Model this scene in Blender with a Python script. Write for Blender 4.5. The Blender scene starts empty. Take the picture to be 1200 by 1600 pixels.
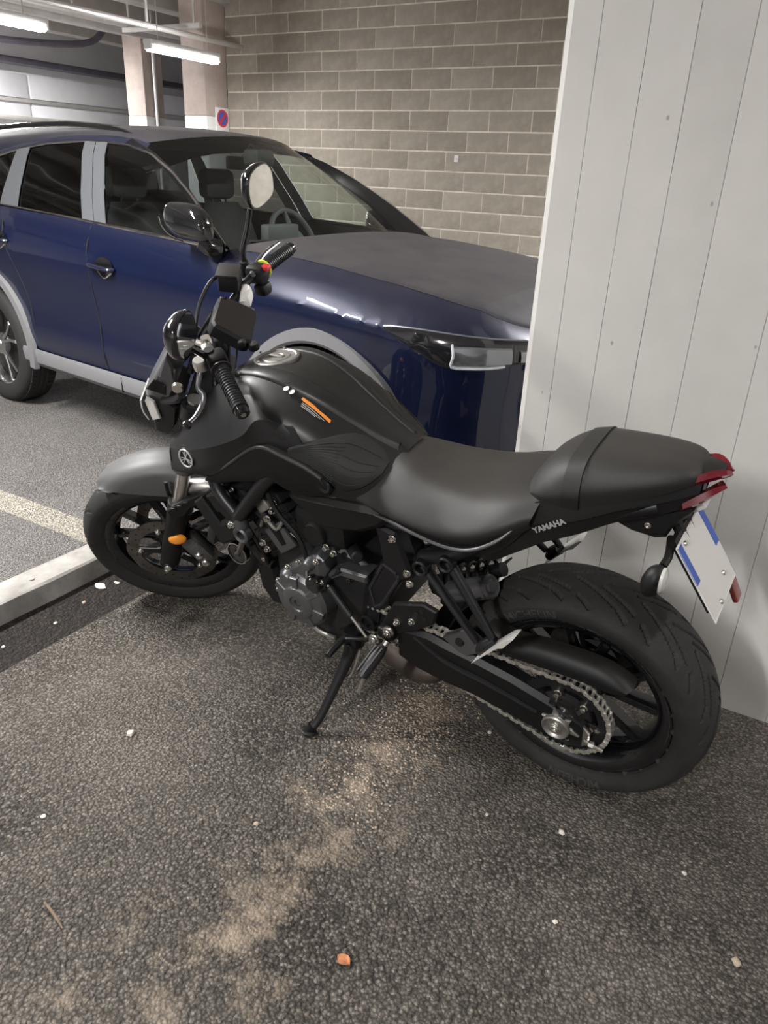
import bpy, bmesh, math, random
import numpy as np
from mathutils import Vector, Matrix
random.seed(7); RNG=np.random.RandomState(5)
SC=bpy.context.scene; COL=SC.collection
PI=math.pi
# ---------------------------------------------------------------- camera
cd=bpy.data.cameras.new('camera'); cam=bpy.data.objects.new('camera',cd); COL.objects.link(cam)
cd.sensor_fit='VERTICAL'; cd.sensor_height=36.0; cd.lens=36.0*1166.283/1600.0; cd.clip_start=0.05; cd.clip_end=120
CR=[[0.85801,0.24459,-0.45167],[0.51198,-0.33643,0.79039],[0.04136,-0.90942,-0.41385]]
cam.matrix_world=Matrix(((CR[0][0],-CR[0][1],-CR[0][2],0.0),(CR[1][0],-CR[1][1],-CR[1][2],0.0),(CR[2][0],-CR[2][1],-CR[2][2],1.4276),(0,0,0,1)))
SC.camera=cam
# ---------------------------------------------------------------- world, exposure
W=bpy.data.worlds.new('world'); SC.world=W; W.use_nodes=True
W.node_tree.nodes['Background'].inputs[0].default_value=(1.0,0.97,0.94,1)
W.node_tree.nodes['Background'].inputs[1].default_value=0.05
SC.view_settings.view_transform='Standard'; SC.view_settings.look='None'
SC.view_settings.exposure=0.0; SC.view_settings.gamma=1.0; SC.view_settings.use_curve_mapping=False
# ---------------------------------------------------------------- helpers: lights, materials
def area(name,loc,sx,sy,power,color=(1,0.96,0.9),rot=(0,0,0)):
    l=bpy.data.lights.new(name,'AREA'); l.shape='RECTANGLE'; l.size=sx; l.size_y=sy; l.energy=power; l.color=color
    o=bpy.data.objects.new(name,l); COL.objects.link(o); o.location=loc; o.rotation_euler=rot; return o
MATS={}
def mat(name,col,rough=0.5,metal=0.0,spec=0.5,coat=0.0,bump=0.0,bscale=200.0,var=0.0,vscale=8.0,emit=None,estr=0.0,trans=0.0,ior=1.45,alpha=1.0,rvar=0.0,stretch=None,coatr=0.05,dust=0.0):
    m=bpy.data.materials.new(name); m.use_nodes=True; nt=m.node_tree; N=nt.nodes; L=nt.links; b=N['Principled BSDF']
    I=b.inputs
    I['Base Color'].default_value=(*col,1); I['Roughness'].default_value=rough; I['Metallic'].default_value=metal
    I['Specular IOR Level'].default_value=spec; I['Coat Weight'].default_value=coat; I['Coat Roughness'].default_value=coatr
    I['Transmission Weight'].default_value=trans; I['IOR'].default_value=ior; I['Alpha'].default_value=alpha
    if emit: I['Emission Color'].default_value=(*emit,1); I['Emission Strength'].default_value=estr
    if bump or var or rvar or dust:
        tc=N.new('ShaderNodeTexCoord'); mp=N.new('ShaderNodeMapping'); L.new(tc.outputs['Object'],mp.inputs[0])
        if stretch: mp.inputs['Scale'].default_value=stretch
    if bump:
        n=N.new('ShaderNodeTexNoise'); n.inputs['Scale'].default_value=bscale; n.inputs['Detail'].default_value=3
        L.new(mp.outputs[0],n.inputs['Vector']); bm_=N.new('ShaderNodeBump'); bm_.inputs['Strength'].default_value=bump; bm_.inputs['Distance'].default_value=0.002
        L.new(n.outputs[0],bm_.inputs['Height']); L.new(bm_.outputs[0],I['Normal'])
    if var or rvar or dust:
        n2=N.new('ShaderNodeTexNoise'); n2.inputs['Scale'].default_value=vscale; n2.inputs['Detail'].default_value=5; n2.inputs['Roughness'].default_value=0.65
        L.new(mp.outputs[0],n2.inputs['Vector'])
        if var:
            cr=N.new('ShaderNodeValToRGB'); cr.color_ramp.elements[0].position=0.3; cr.color_ramp.elements[1].position=0.7
            cr.color_ramp.elements[0].color=(*[c*(1-var) for c in col],1); cr.color_ramp.elements[1].color=(*[min(1,c*(1+var)) for c in col],1)
            L.new(n2.outputs[0],cr.inputs[0]); L.new(cr.outputs[0],I['Base Color'])
        if rvar:
            mr=N.new('ShaderNodeMapRange'); mr.inputs['To Min'].default_value=max(0,rough-rvar); mr.inputs['To Max'].default_value=min(1,rough+rvar)
            mr.inputs['From Min'].default_value=0.3; mr.inputs['From Max'].default_value=0.7
            L.new(n2.outputs[0],mr.inputs['Value']); L.new(mr.outputs[0],I['Roughness'])
        if dust:   # settled dust on upward facing surfaces
            ge=N.new('ShaderNodeNewGeometry'); sx=N.new('ShaderNodeSeparateXYZ'); L.new(ge.outputs['Normal'],sx.inputs[0])
            r=N.new('ShaderNodeMapRange'); r.inputs['From Min'].default_value=0.35; r.inputs['From Max'].default_value=1.0; r.inputs['To Max'].default_value=dust
            L.new(sx.outputs['Z'],r.inputs['Value'])
            mu=N.new('ShaderNodeMath'); mu.operation='MULTIPLY'; L.new(r.outputs[0],mu.inputs[0])
            r2=N.new('ShaderNodeMapRange'); r2.inputs['From Min'].default_value=0.3; r2.inputs['From Max'].default_value=0.7; r2.inputs['To Min'].default_value=0.6
            L.new(n2.outputs[0],r2.inputs['Value']); L.new(r2.outputs[0],mu.inputs[1])
            mx=N.new('ShaderNodeMix'); mx.data_type='RGBA'; L.new(mu.outputs[0],mx.inputs[0])
            if var: L.new(cr.outputs[0],mx.inputs[6])
            else: mx.inputs[6].default_value=(*col,1)
            mx.inputs[7].default_value=(0.23,0.205,0.17,1); L.new(mx.outputs[2],I['Base Color'])
            ad=N.new('ShaderNodeMapRange'); ad.inputs['To Min'].default_value=rough; ad.inputs['To Max'].default_value=0.85; L.new(mu.outputs[0],ad.inputs['Value']); L.new(ad.outputs[0],I['Roughness'])
            if coat:
                cm=N.new('ShaderNodeMapRange'); cm.inputs['From Max'].default_value=0.6; cm.inputs['To Min'].default_value=coat; cm.inputs['To Max'].default_value=0.1; L.new(mu.outputs[0],cm.inputs['Value']); L.new(cm.outputs[0],I['Coat Weight'])
    MATS[name]=m; return m
def nodes(m): return m.node_tree.nodes, m.node_tree.links, m.node_tree.nodes['Principled BSDF']
# ---------------------------------------------------------------- helpers: meshes
class MB:
    """collects vertices and faces of one mesh"""
    def __init__(s): s.v=[]; s.f=[]; s.mi=[]; s.cm=0
    def add(s,vs,fs):
        o=len(s.v); s.v+= [tuple(map(float,v)) for v in vs]; s.f+=[tuple(i+o for i in f) for f in fs]; s.mi+=[s.cm]*len(fs); return s
    def build(s,name,m,parent=None,ang=35,loc=None,xf=None,fix=True):
        me=bpy.data.meshes.new(name); vs=s.v
        if xf is not None: vs=[tuple(xf(v)) for v in vs]
        me.from_pydata(vs,[],s.f)
        ms=m if isinstance(m,(list,tuple)) else [m]
        for q in ms: me.materials.append(MATS[q])
        if len(ms)>1: me.polygons.foreach_set('material_index',s.mi)
        if fix:
            b=bmesh.new(); b.from_mesh(me); bmesh.ops.remove_doubles(b,verts=b.verts,dist=1e-5); bmesh.ops.recalc_face_normals(b,faces=b.faces); b.to_mesh(me); b.free()
        me.polygons.foreach_set('use_smooth',[True]*len(me.polygons))
        me.set_sharp_from_angle(angle=math.radians(ang)); me.update()
        o=bpy.data.objects.new(name,me); COL.objects.link(o)
        if parent is not None: o.parent=parent
        if loc is not None: o.location=loc
        return o
def tag(o,label,cat=None,group=None,kind=None):
    if label: o['label']=label
    if cat: o['category']=cat
    if group: o['group']=group
    if kind: o['kind']=kind
    return o
def struct(o,label=None,cat=None):
    o['kind']='structure'
    if label: o['label']=label
    if cat: o['category']=cat
    return o
def empty(name,loc=(0,0,0),rot=(0,0,0)):
    o=bpy.data.objects.new(name,None); COL.objects.link(o); o.location=loc; o.rotation_euler=rot; o.empty_display_size=0.1; return o
def box(b,c,s,rz=0.0,R=None):
    cx,cy,cz=c; hx,hy,hz=s[0]/2,s[1]/2,s[2]/2
    vs=[(x,y,z) for x in(-hx,hx) for y in(-hy,hy) for z in(-hz,hz)]
    if R is not None: vs=[tuple(R@Vector(v)) for v in vs]
    elif rz: ca,sa=math.cos(rz),math.sin(rz); vs=[(x*ca-y*sa,x*sa+y*ca,z) for x,y,z in vs]
    b.add([(x+cx,y+cy,z+cz) for x,y,z in vs],[(0,1,3,2),(4,6,7,5),(0,4,5,1),(2,3,7,6),(0,2,6,4),(1,5,7,3)]); return b
def bbox(b,c,s,bev,R=None):
    """box with chamfered edges (all twelve)"""
    hx,hy,hz=s[0]/2,s[1]/2,s[2]/2; e=min(bev,hx*.9,hy*.9,hz*.9)
    bm=bmesh.new(); bmesh.ops.create_cube(bm,size=1.0)
    for v in bm.verts: v.co=Vector((v.co.x*2*hx,v.co.y*2*hy,v.co.z*2*hz))
    bmesh.ops.bevel(bm,geom=list(bm.edges),offset=e,segments=2,affect='EDGES',profile=0.5)
    bm.verts.index_update()
    vs=[(R@v.co if R is not None else v.co)+Vector(c) for v in bm.verts]; fs=[tuple(v.index for v in f.verts) for f in bm.faces]; bm.free()
    b.add(vs,fs); return b
def crv(P,n,closed=False):
    """Catmull-Rom through P (list of tuples), n samples per span"""
    P=np.asarray(P,float); k=len(P); out=[]
    if k<3 or n<=1: return P
    spans=k if closed else k-1
    for i in range(spans):
        if closed: a,b,c,d=P[(i-1)%k],P[i],P[(i+1)%k],P[(i+2)%k]
        else:
            b,c=P[i],P[i+1]; a=P[i-1] if i>0 else 2*b-c; d=P[i+2] if i+2<k else 2*c-b
        for j in range(n):
            t=j/n; out.append(0.5*((2*b)+(c-a)*t+(2*a-5*b+4*c-d)*t*t+(3*b-a-3*c+d)*t**3))
    if not closed: out.append(P[-1])
    return np.array(out)
def tube(b,P,r,seg=12,n=4,closed=False,cap=True,flat=1.0):
    """round tube along P; r a radius or one per point"""
    P=np.asarray(P,float); k=len(P)
    rr=np.full(k,float(r)) if np.isscalar(r) else np.asarray(r,float)
    Q=crv(np.column_stack([P,rr]),n,closed); pts=Q[:,:3]; rs=Q[:,3]; m=len(pts)
    if closed: tg=np.roll(pts,-1,0)-np.roll(pts,1,0)
    else: tg=np.gradient(pts,axis=0)
    tg/= np.linalg.norm(tg,axis=1)[:,None]+1e-12
    up=np.array([0,0,1.0]) if abs(tg[0][2])<0.9 else np.array([0,1.0,0])
    u=np.cross(tg[0],up); u/=np.linalg.norm(u); vs=[]
    for i in range(m):
        u=u-tg[i]*np.dot(u,tg[i]); u/=np.linalg.norm(u); w=np.cross(tg[i],u)
        for j in range(seg):
            a=2*PI*j/seg; vs.append(pts[i]+rs[i]*(u*math.cos(a)+w*math.sin(a)*flat))
    fs=[]
    for i in range(m if closed else m-1):
        i2=(i+1)%m
        for j in range(seg):
            j2=(j+1)%seg; fs.append((i*seg+j,i*seg+j2,i2*seg+j2,i2*seg+j))
    if cap and not closed: fs.append(tuple(range(seg))[::-1]); fs.append(tuple((m-1)*seg+j for j in range(seg)))
    b.add(vs,fs); return b
def lathe(b,prof,c=(0,0,0),axis='y',seg=48,closed=False,R=None,arc=None,ph=0.0):
    """revolve (r,h) profile about an axis through c"""
    n=len(prof); full=arc is None; a0,a1=(0,2*PI) if full else arc
    m=seg if full else seg+1; vs=[]
    for i in range(m):
        a=ph+a0+(a1-a0)*i/seg; ca,sa=math.cos(a),math.sin(a)
        for r,h in prof:
            p=(r*ca,h,r*sa) if axis=='y' else ((r*ca,r*sa,h) if axis=='z' else (h,r*ca,r*sa))
            if R is not None: p=tuple(R@Vector(p))
            vs.append((p[0]+c[0],p[1]+c[1],p[2]+c[2]))
    fs=[]; kk=n if closed else n-1
    for i in range(seg):
        i2=(i+1)%m if full else i+1
        for j in range(kk):
            j2=(j+1)%n; fs.append((i*n+j,i*n+j2,i2*n+j2,i2*n+j))
    b.add(vs,fs)
    return b
def disc(b,c,r,h,axis='y',seg=24,R=None,bev=0.0):
    p=[(0.0,-h/2),(r-bev,-h/2),(r,-h/2+bev),(r,h/2-bev),(r-bev,h/2),(0.0,h/2)] if bev else [(0.0,-h/2),(r,-h/2),(r,h/2),(0.0,h/2)]
    return lathe(b,p,c,axis,seg,R=R)
def rod(b,p,q,r,seg=12,bev=0.0,r2=None):
    """straight cylinder from p to q"""
    p=Vector(p); q=Vector(q); d=(q-p); L=d.length; R=d.to_track_quat('Z','Y').to_matrix(); r2=r if r2 is None else r2
    e=min(bev,L*.4)
    prof=[(0,0),(r-e,0),(r,e),(r2,L-e),(r2-e,L),(0,L)] if e else [(0,0),(r,0),(r2,L),(0,L)]
    return lathe(b,prof,p,'z',seg,R=R)
def grid(b,rows,nu=1,nv=1,cu=False,cv=False,mirror=False,capu=False,thick=0.0):
    """surface through control rows; Catmull-Rom resampled; optional thickness"""
    A=np.asarray(rows,float)
    if nv>1: A=np.array([crv(r,nv,cv) for r in A])
    if nu>1: A=np.stack([crv(A[:,j],nu,cu) for j in range(A.shape[1])],1)
    U,V=A.shape[:2]
    fs=[]
    for i in range(U if cu else U-1):
        for j in range(V if cv else V-1):
            i2,j2=(i+1)%U,(j+1)%V; fs.append((i*V+j,i*V+j2,i2*V+j2,i2*V+j))
    vs=A.reshape(-1,3)
    if thick:
        du=np.gradient(A,axis=0); dv=np.gradient(A,axis=1); nn=np.cross(du,dv); nn/=np.linalg.norm(nn,axis=2)[:,:,None]+1e-12
        B=(A+nn*thick).reshape(-1,3); o=len(vs); vs=np.concatenate([vs,B]); f2=[tuple(o+i for i in f[::-1]) for f in fs]
        ed=[]
        if not cv:
            ed+= [(i*V,(i+1)*V) for i in range(U-1)]+[(i*V+V-1,(i+1)*V+V-1) for i in range(U-1)]
        if not cu:
            ed+= [(j,j+1) for j in range(V-1)]+[((U-1)*V+j,(U-1)*V+j+1) for j in range(V-1)]
        fs=fs+f2+[(a,c,c+o,a+o) for a,c in ed]
    if capu and not thick:
        fs.append(tuple(range(V))); fs.append(tuple((U-1)*V+j for j in range(V)))
    b.add(vs,fs)
    if mirror: b.add([(x,-y,z) for x,y,z in vs],[f[::-1] for f in fs])
    return b
def plate(b,poly,off,bev=0.0,holes=0):
    """closed 3D polygon extruded by vector off, front edge chamfered by bev"""
    P=np.asarray(poly,float); n=len(P); off=np.asarray(off,float); c=P.mean(0)
    vs=[tuple(p) for p in P]+[tuple(p+off) for p in P]
    fs=[]
    if bev:
        L=np.linalg.norm(off); nrm=off/L
        e=np.roll(P,-1,0)-P; e/=np.linalg.norm(e,axis=1)[:,None]+1e-9; inn=np.cross(nrm,e)
        # orientation: make inn point to the inside
        area2=sum(np.dot(np.cross(P[i]-c,P[(i+1)%n]-c),nrm) for i in range(n))
        if area2<0: inn=-inn
        vn=inn+np.roll(inn,1,0); vn/=np.maximum(np.linalg.norm(vn,axis=1)[:,None],0.35)
        top=P+off+vn*bev; mid=P+off*(1-bev/L)
        vs=[tuple(p) for p in P]+[tuple(p) for p in mid]+[tuple(p) for p in top]
        for i in range(n):
            j=(i+1)%n; fs+=[(i,j,n+j,n+i),(n+i,n+j,2*n+j,2*n+i)]
        fs+=[tuple(range(n)),tuple(range(2*n,3*n))]
    else:
        for i in range(n): j=(i+1)%n; fs.append((i,j,n+j,n+i))
        fs+=[tuple(range(n)),tuple(range(n,2*n))]
    b.add(vs,fs); return b
def text_mesh(body,size,ext=0.0,bold=0.0,shear=0.0):
    cu=bpy.data.curves.new('t','FONT'); cu.body=body; cu.size=size; cu.extrude=ext; cu.offset=bold; cu.shear=shear; cu.align_x='CENTER'; cu.align_y='CENTER'
    cu.resolution_u=2
    o=bpy.data.objects.new('t',cu); COL.objects.link(o); dg=bpy.context.evaluated_depsgraph_get(); me=bpy.data.meshes.new_from_object(o.evaluated_get(dg))
    vs=[tuple(v.co) for v in me.vertices]; fs=[tuple(p.vertices) for p in me.polygons]
    bpy.data.objects.remove(o); bpy.data.curves.remove(cu); bpy.data.meshes.remove(me); return vs,fs
def hexbolt(b,c,r,h,axis='y',sgn=1):
    """socket-head bolt with a washer, pointing along axis"""
    s=sgn
    lathe(b,[(0,0),(r*1.35,0),(r*1.35,s*h*.25),(r,s*h*.3),(r,s*h*.85),(r*.85,s*h),(r*.5,s*h),(r*.45,s*h*.55),(0,s*h*.55)],c,axis,12)
    return b
def mirror_y(vs): return [(x,-y,z) for x,y,z in vs]

# powers (watt) of the out-of-picture lamps; C, D and E are added fill
LAMP_A,LAMP_B,FILL_LAMP_C,FILL_LAMP_D,FILL_LAMP_E=240,290,10,320,500

# ================================================================ materials of the place
def asphalt(name,grain,dark,mid,light,sand=None):
    m=bpy.data.materials.new(name); m.use_nodes=True; MATS[name]=m; N,L,b=nodes(m)
    tc=N.new('ShaderNodeTexCoord'); P=tc.outputs['Object']
    wn=N.new('ShaderNodeTexNoise'); wn.inputs['Scale'].default_value=grain*0.8; wn.inputs['Detail'].default_value=2; L.new(P,wn.inputs['Vector'])
    wa=N.new('ShaderNodeVectorMath'); wa.operation='MULTIPLY_ADD'; L.new(wn.outputs['Color'],wa.inputs[0]); wa.inputs[1].default_value=(0.9/grain,0.9/grain,0.9/grain); L.new(P,wa.inputs[2])
    vo=N.new('ShaderNodeTexVoronoi'); vo.inputs['Scale'].default_value=grain; vo.inputs['Randomness'].default_value=1.0; L.new(wa.outputs[0],vo.inputs['Vector'])
    wp=N.new('ShaderNodeTexNoise'); wp.inputs['Scale'].default_value=grain*0.55; wp.inputs['Detail'].default_value=6; wp.inputs['Roughness'].default_value=0.72; L.new(P,wp.inputs['Vector'])
    lg=N.new('ShaderNodeTexNoise'); lg.inputs['Scale'].default_value=1.7; lg.inputs['Detail'].default_value=7; lg.inputs['Roughness'].default_value=0.62; L.new(P,lg.inputs['Vector'])
    # grain colour: random stone per cell
    sep=N.new('ShaderNodeSeparateColor'); L.new(vo.outputs['Color'],sep.inputs[0])
    cr=N.new('ShaderNodeValToRGB'); e=cr.color_ramp.elements; e[0].position=0.0; e[0].color=(*dark,1); e[1].position=1.0; e[1].color=(*light,1)
    k=e.new(0.55); k.color=(*mid,1); k=e.new(0.9); k.color=(*[0.6*x+0.4*y for x,y in zip(mid,light)],1)
    mxv=N.new('ShaderNodeMath'); mxv.operation='MULTIPLY_ADD'; L.new(sep.outputs[0],mxv.inputs[0]); mxv.inputs[1].default_value=0.62
    q=N.new('ShaderNodeMapRange'); q.inputs['From Min'].default_value=0.3; q.inputs['From Max'].default_value=0.72; q.inputs['To Max'].default_value=0.5; L.new(wp.outputs[0],q.inputs['Value']); L.new(q.outputs[0],mxv.inputs[2])
    L.new(mxv.outputs[0],cr.inputs[0])
    # broad dust and damp
    r1=N.new('ShaderNodeMapRange'); r1.inputs['From Min'].default_value=0.38; r1.inputs['From Max'].default_value=0.68; r1.inputs['To Max'].default_value=0.5; L.new(lg.outputs[0],r1.inputs['Value'])
    mx=N.new('ShaderNodeMix'); mx.data_type='RGBA'; L.new(r1.outputs[0],mx.inputs[0]); L.new(cr.outputs[0],mx.inputs[6]); mx.inputs[7].default_value=(*[0.75*y for y in light],1)
    pit=N.new('ShaderNodeMapRange'); pit.inputs['From Min'].default_value=0.30; pit.inputs['From Max'].default_value=0.62; pit.inputs['To Min'].default_value=1.0; pit.inputs['To Max'].default_value=0.42; L.new(vo.outputs['Distance'],pit.inputs['Value'])
    pm=N.new('ShaderNodeMix'); pm.data_type='RGBA'; pm.blend_type='MULTIPLY'; pm.inputs[0].default_value=1.0; L.new(mx.outputs[2],pm.inputs[6]); L.new(pit.outputs[0],pm.inputs[7])
    out=pm.outputs[2]
    h=N.new('ShaderNodeMath'); h.operation='MULTIPLY_ADD'; L.new(vo.outputs['Distance'],h.inputs[0]); h.inputs[1].default_value=-0.9; L.new(wp.outputs[0],h.inputs[2])
    bu=N.new('ShaderNodeBump'); bu.inputs['Strength'].default_value=1.0; bu.inputs['Distance'].default_value=0.012; L.new(h.outputs[0],bu.inputs['Height'])
    if sand:
        sx=N.new('ShaderNodeSeparateXYZ'); L.new(P,sx.inputs[0])
        n3=N.new('ShaderNodeTexNoise'); n3.inputs['Scale'].default_value=9.0; n3.inputs['Detail'].default_value=8; n3.inputs['Roughness'].default_value=0.7; L.new(P,n3.inputs['Vector'])
        d=N.new('ShaderNodeMath'); d.operation='SUBTRACT'; L.new(sx.outputs['X'],d.inputs[0]); d.inputs[1].default_value=sand
        ab=N.new('ShaderNodeMath'); ab.operation='ABSOLUTE'; L.new(d.outputs[0],ab.inputs[0])
        ml=N.new('ShaderNodeMapRange'); ml.inputs['From Min'].default_value=0.02; ml.inputs['From Max'].default_value=0.34; ml.inputs['To Min'].default_value=0.16; ml.inputs['To Max'].default_value=-0.10; L.new(ab.outputs[0],ml.inputs['Value'])
        ad=N.new('ShaderNodeMath'); ad.operation='ADD'; L.new(ml.outputs[0],ad.inputs[0]); L.new(n3.outputs[0],ad.inputs[1])
        st=N.new('ShaderNodeMapRange'); st.inputs['From Min'].default_value=0.60; st.inputs['From Max'].default_value=0.80; st.inputs['To Max'].default_value=0.78; L.new(ad.outputs[0],st.inputs['Value'])
        m2=N.new('ShaderNodeMix'); m2.data_type='RGBA'; L.new(st.outputs[0],m2.inputs[0]); L.new(out,m2.inputs[6]); m2.inputs[7].default_value=(0.33,0.265,0.2,1); out=m2.outputs[2]
        iv=N.new('ShaderNodeMapRange'); iv.inputs['To Min'].default_value=1.0; iv.inputs['To Max'].default_value=0.45; L.new(st.outputs[0],iv.inputs['Value']); L.new(iv.outputs[0],bu.inputs['Strength'])
    L.new(out,b.inputs['Base Color']); L.new(bu.outputs[0],b.inputs['Normal']); b.inputs['Roughness'].default_value=0.78; b.inputs['Specular IOR Level'].default_value=0.35
    return m
asphalt('asphalt',135,(0.010,0.0085,0.007),(0.100,0.086,0.072),(0.53,0.475,0.41),sand=-0.75)
asphalt('asphalt_far',150,(0.06,0.056,0.053),(0.25,0.232,0.22),(0.55,0.52,0.49))
asphalt('gutter_dark',90,(0.006,0.0045,0.004),(0.020,0.014,0.011),(0.07,0.055,0.045))  # same grain in much darker tones, for the strip by the kerb
asphalt('road_paint',140,(0.16,0.145,0.12),(0.62,0.57,0.48),(0.85,0.79,0.68))
mat('concrete_kerb',(0.30,0.285,0.265),0.85,var=0.35,vscale=6,bump=0.6,bscale=140)
mat('block',(0.375,0.34,0.288),0.9,var=0.2,vscale=5,bump=0.9,bscale=120)
mat('block_pale',(0.41,0.375,0.318),0.9,var=0.16,vscale=6,bump=0.9,bscale=120)
mat('block_dark',(0.34,0.306,0.257),0.9,var=0.2,vscale=5,bump=0.9,bscale=120)
mat('mortar',(0.74,0.69,0.60),0.95,var=0.2,vscale=7,bump=0.8,bscale=90)
mat('concrete_pillar',(0.52,0.508,0.485),0.75,var=0.06,vscale=3,bump=0.25,bscale=60)
mat('concrete_pillar2',(0.505,0.492,0.47),0.75,var=0.07,vscale=4,bump=0.25,bscale=60)
mat('concrete_fillet',(0.46,0.445,0.42),0.85,var=0.3,vscale=12)
mat('column_raw',(0.52,0.44,0.40),0.85,var=0.15,vscale=4,bump=0.3,bscale=60)
mat('white_paint',(0.80,0.81,0.81),0.6,var=0.05,vscale=3)
mat('ceiling_concrete',(0.50,0.47,0.44),0.9,var=0.15,vscale=2,bump=0.3,bscale=40)
mat('white_wall',(0.80,0.80,0.83),0.7,var=0.07,vscale=1.5)
mat('dark_steel',(0.10,0.09,0.115),0.5,var=0.2)
mat('galvanised',(0.62,0.60,0.58),0.45,metal=0.4,var=0.1,vscale=5)
mat('lamp_body',(0.85,0.85,0.85),0.4)
mat('lamp_tube',(1,1,1),0.3,emit=(1.0,0.975,0.955),estr=70)
mat('sign_white',(0.85,0.85,0.85),0.4); mat('sign_red',(0.65,0.05,0.06),0.4); mat('sign_blue',(0.08,0.12,0.5),0.4)
def specks(name,scale,thr,col):
    # small pits and stains in the cast concrete
    N,L,b=nodes(MATS[name]); tc=N.new('ShaderNodeTexCoord'); vo=N.new('ShaderNodeTexVoronoi'); vo.inputs['Scale'].default_value=scale; mp=N.new('ShaderNodeMapping'); mp.inputs['Scale'].default_value=(1,1,0.6)
    L.new(tc.outputs['Object'],mp.inputs[0]); L.new(mp.outputs[0],vo.inputs['Vector']); sp=N.new('ShaderNodeSeparateColor'); L.new(vo.outputs['Color'],sp.inputs[0])
    a=N.new('ShaderNodeMapRange'); a.inputs['From Min'].default_value=0.10; a.inputs['From Max'].default_value=0.05; L.new(vo.outputs['Distance'],a.inputs['Value'])
    g=N.new('ShaderNodeMath'); g.operation='GREATER_THAN'; g.inputs[1].default_value=thr; L.new(sp.outputs[0],g.inputs[0])
    m=N.new('ShaderNodeMath'); m.operation='MULTIPLY'; L.new(a.outputs[0],m.inputs[0]); L.new(g.outputs[0],m.inputs[1])
    old=b.inputs['Base Color'].links[0].from_socket; mx=N.new('ShaderNodeMix'); mx.data_type='RGBA'; L.new(m.outputs[0],mx.inputs[0]); L.new(old,mx.inputs[6]); mx.inputs[7].default_value=(*col,1); L.new(mx.outputs[2],b.inputs['Base Color'])
for n_ in ('concrete_pillar','concrete_pillar2'): specks(n_,22,0.72,(0.30,0.28,0.26))
# ================================================================ floor, kerb, line
def slab(name,x0,x1,y0,y1,z,m,th=0.12,parent=None):
    b=MB(); box(b,((x0+x1)/2,(y0+y1)/2,z-th/2),(x1-x0,y1-y0,th)); o=b.build(name,m,parent); return o
WALLY=8.6
fl=struct(slab('floor',-1.90,7.0,-6.0,WALLY+0.2,0.0,'asphalt'),'dark coarse asphalt floor of the parking bay')
f2=struct(slab('floor_lane',-17.0,-2.25,-6.0,16.0,0.0,'asphalt_far'),'grey worn asphalt of the parking lane beyond the kerb')
f3=struct(slab('floor_gutter',-2.25,-1.90,-6.0,WALLY+0.2,-0.006,'gutter_dark'),'dark gutter strip beside the concrete kerb')
b=MB()
ys=np.linspace(-6,1.80,60); prof=[(-2.262,-0.03),(-2.262,0.066),(-2.254,0.074),(-2.148,0.074),(-2.138,0.066),(-2.134,-0.03)]
rows=[]
for i,y in enumerate(ys):
    j=(RNG.rand(6,2)-.5)*[0.006,0.004]; rows.append([(x+j[q][0],y,z+(j[q][1] if z>0 else 0)) for q,(x,z) in enumerate(prof)])
grid(b,rows,cv=False,capu=True); kerb=struct(b.build('trim_1','concrete_kerb'),'low grey concrete kerb running to the front wheel')
b=MB(); box(b,(-3.4,1.81,0.0015),(2.3,0.135,0.003)); struct(b.build('trim_2','road_paint'),'worn cream painted bay line on the asphalt')
# ================================================================ block wall
wallb=struct(slab('wall_back',-7.568,6.0,WALLY-0.0125,WALLY+0.22,3.6,'mortar',3.6),'grey concrete block wall with pale mortar joints')
PX,PZ=0.503,0.2094
bm_=[]
for k in range(3):
    b=MB(); bbox(b,(0,0,0),(PX-0.012,0.03,PZ-0.012),0.004); bm_.append(b)
protos={}
def block(x0,x1,z0,z1,y,mname):
    w=x1-x0; key=(round(w,3),round(z1-z0,3),mname)
    if key in protos: o=bpy.data.objects.new('block',protos[key]); COL.objects.link(o)
    else:
        b=MB(); bbox(b,(0,0,0),(w,0.032,z1-z0),0.004); o=b.build('block',mname); protos[key]=o.data
    o.location=((x0+x1)/2,y+random.uniform(-0.0012,0.0008),(z0+z1)/2); o.rotation_euler=(random.uniform(-.003,.003),0,random.uniform(-.002,.002)); o.parent=wallb
    return o
for r in range(17):
    z0=r*PZ+0.006; z1=z0+PZ-0.014; x=-7.06 if r%2==0 else -7.311
    x-=PX*2
    while x<-0.2:
        a=max(x,-7.568); c=min(x+PX-0.010,0)
        if c-a>0.05: block(round(a,3),round(c,3),z0,z1,WALLY,random.choice(['block','block','block_pale','block_dark','block']))
        x+=PX
b=MB(); rod(b,(-4.161,WALLY-.012,1.605),(-4.161,WALLY-.05,1.60),0.012); box(b,(-4.161,WALLY-.018,1.605),(.05,.008,.07)); o=b.build('wall_hook','sign_white'); tag(o,'tiny white hook fixed high on the block wall','hook')
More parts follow.
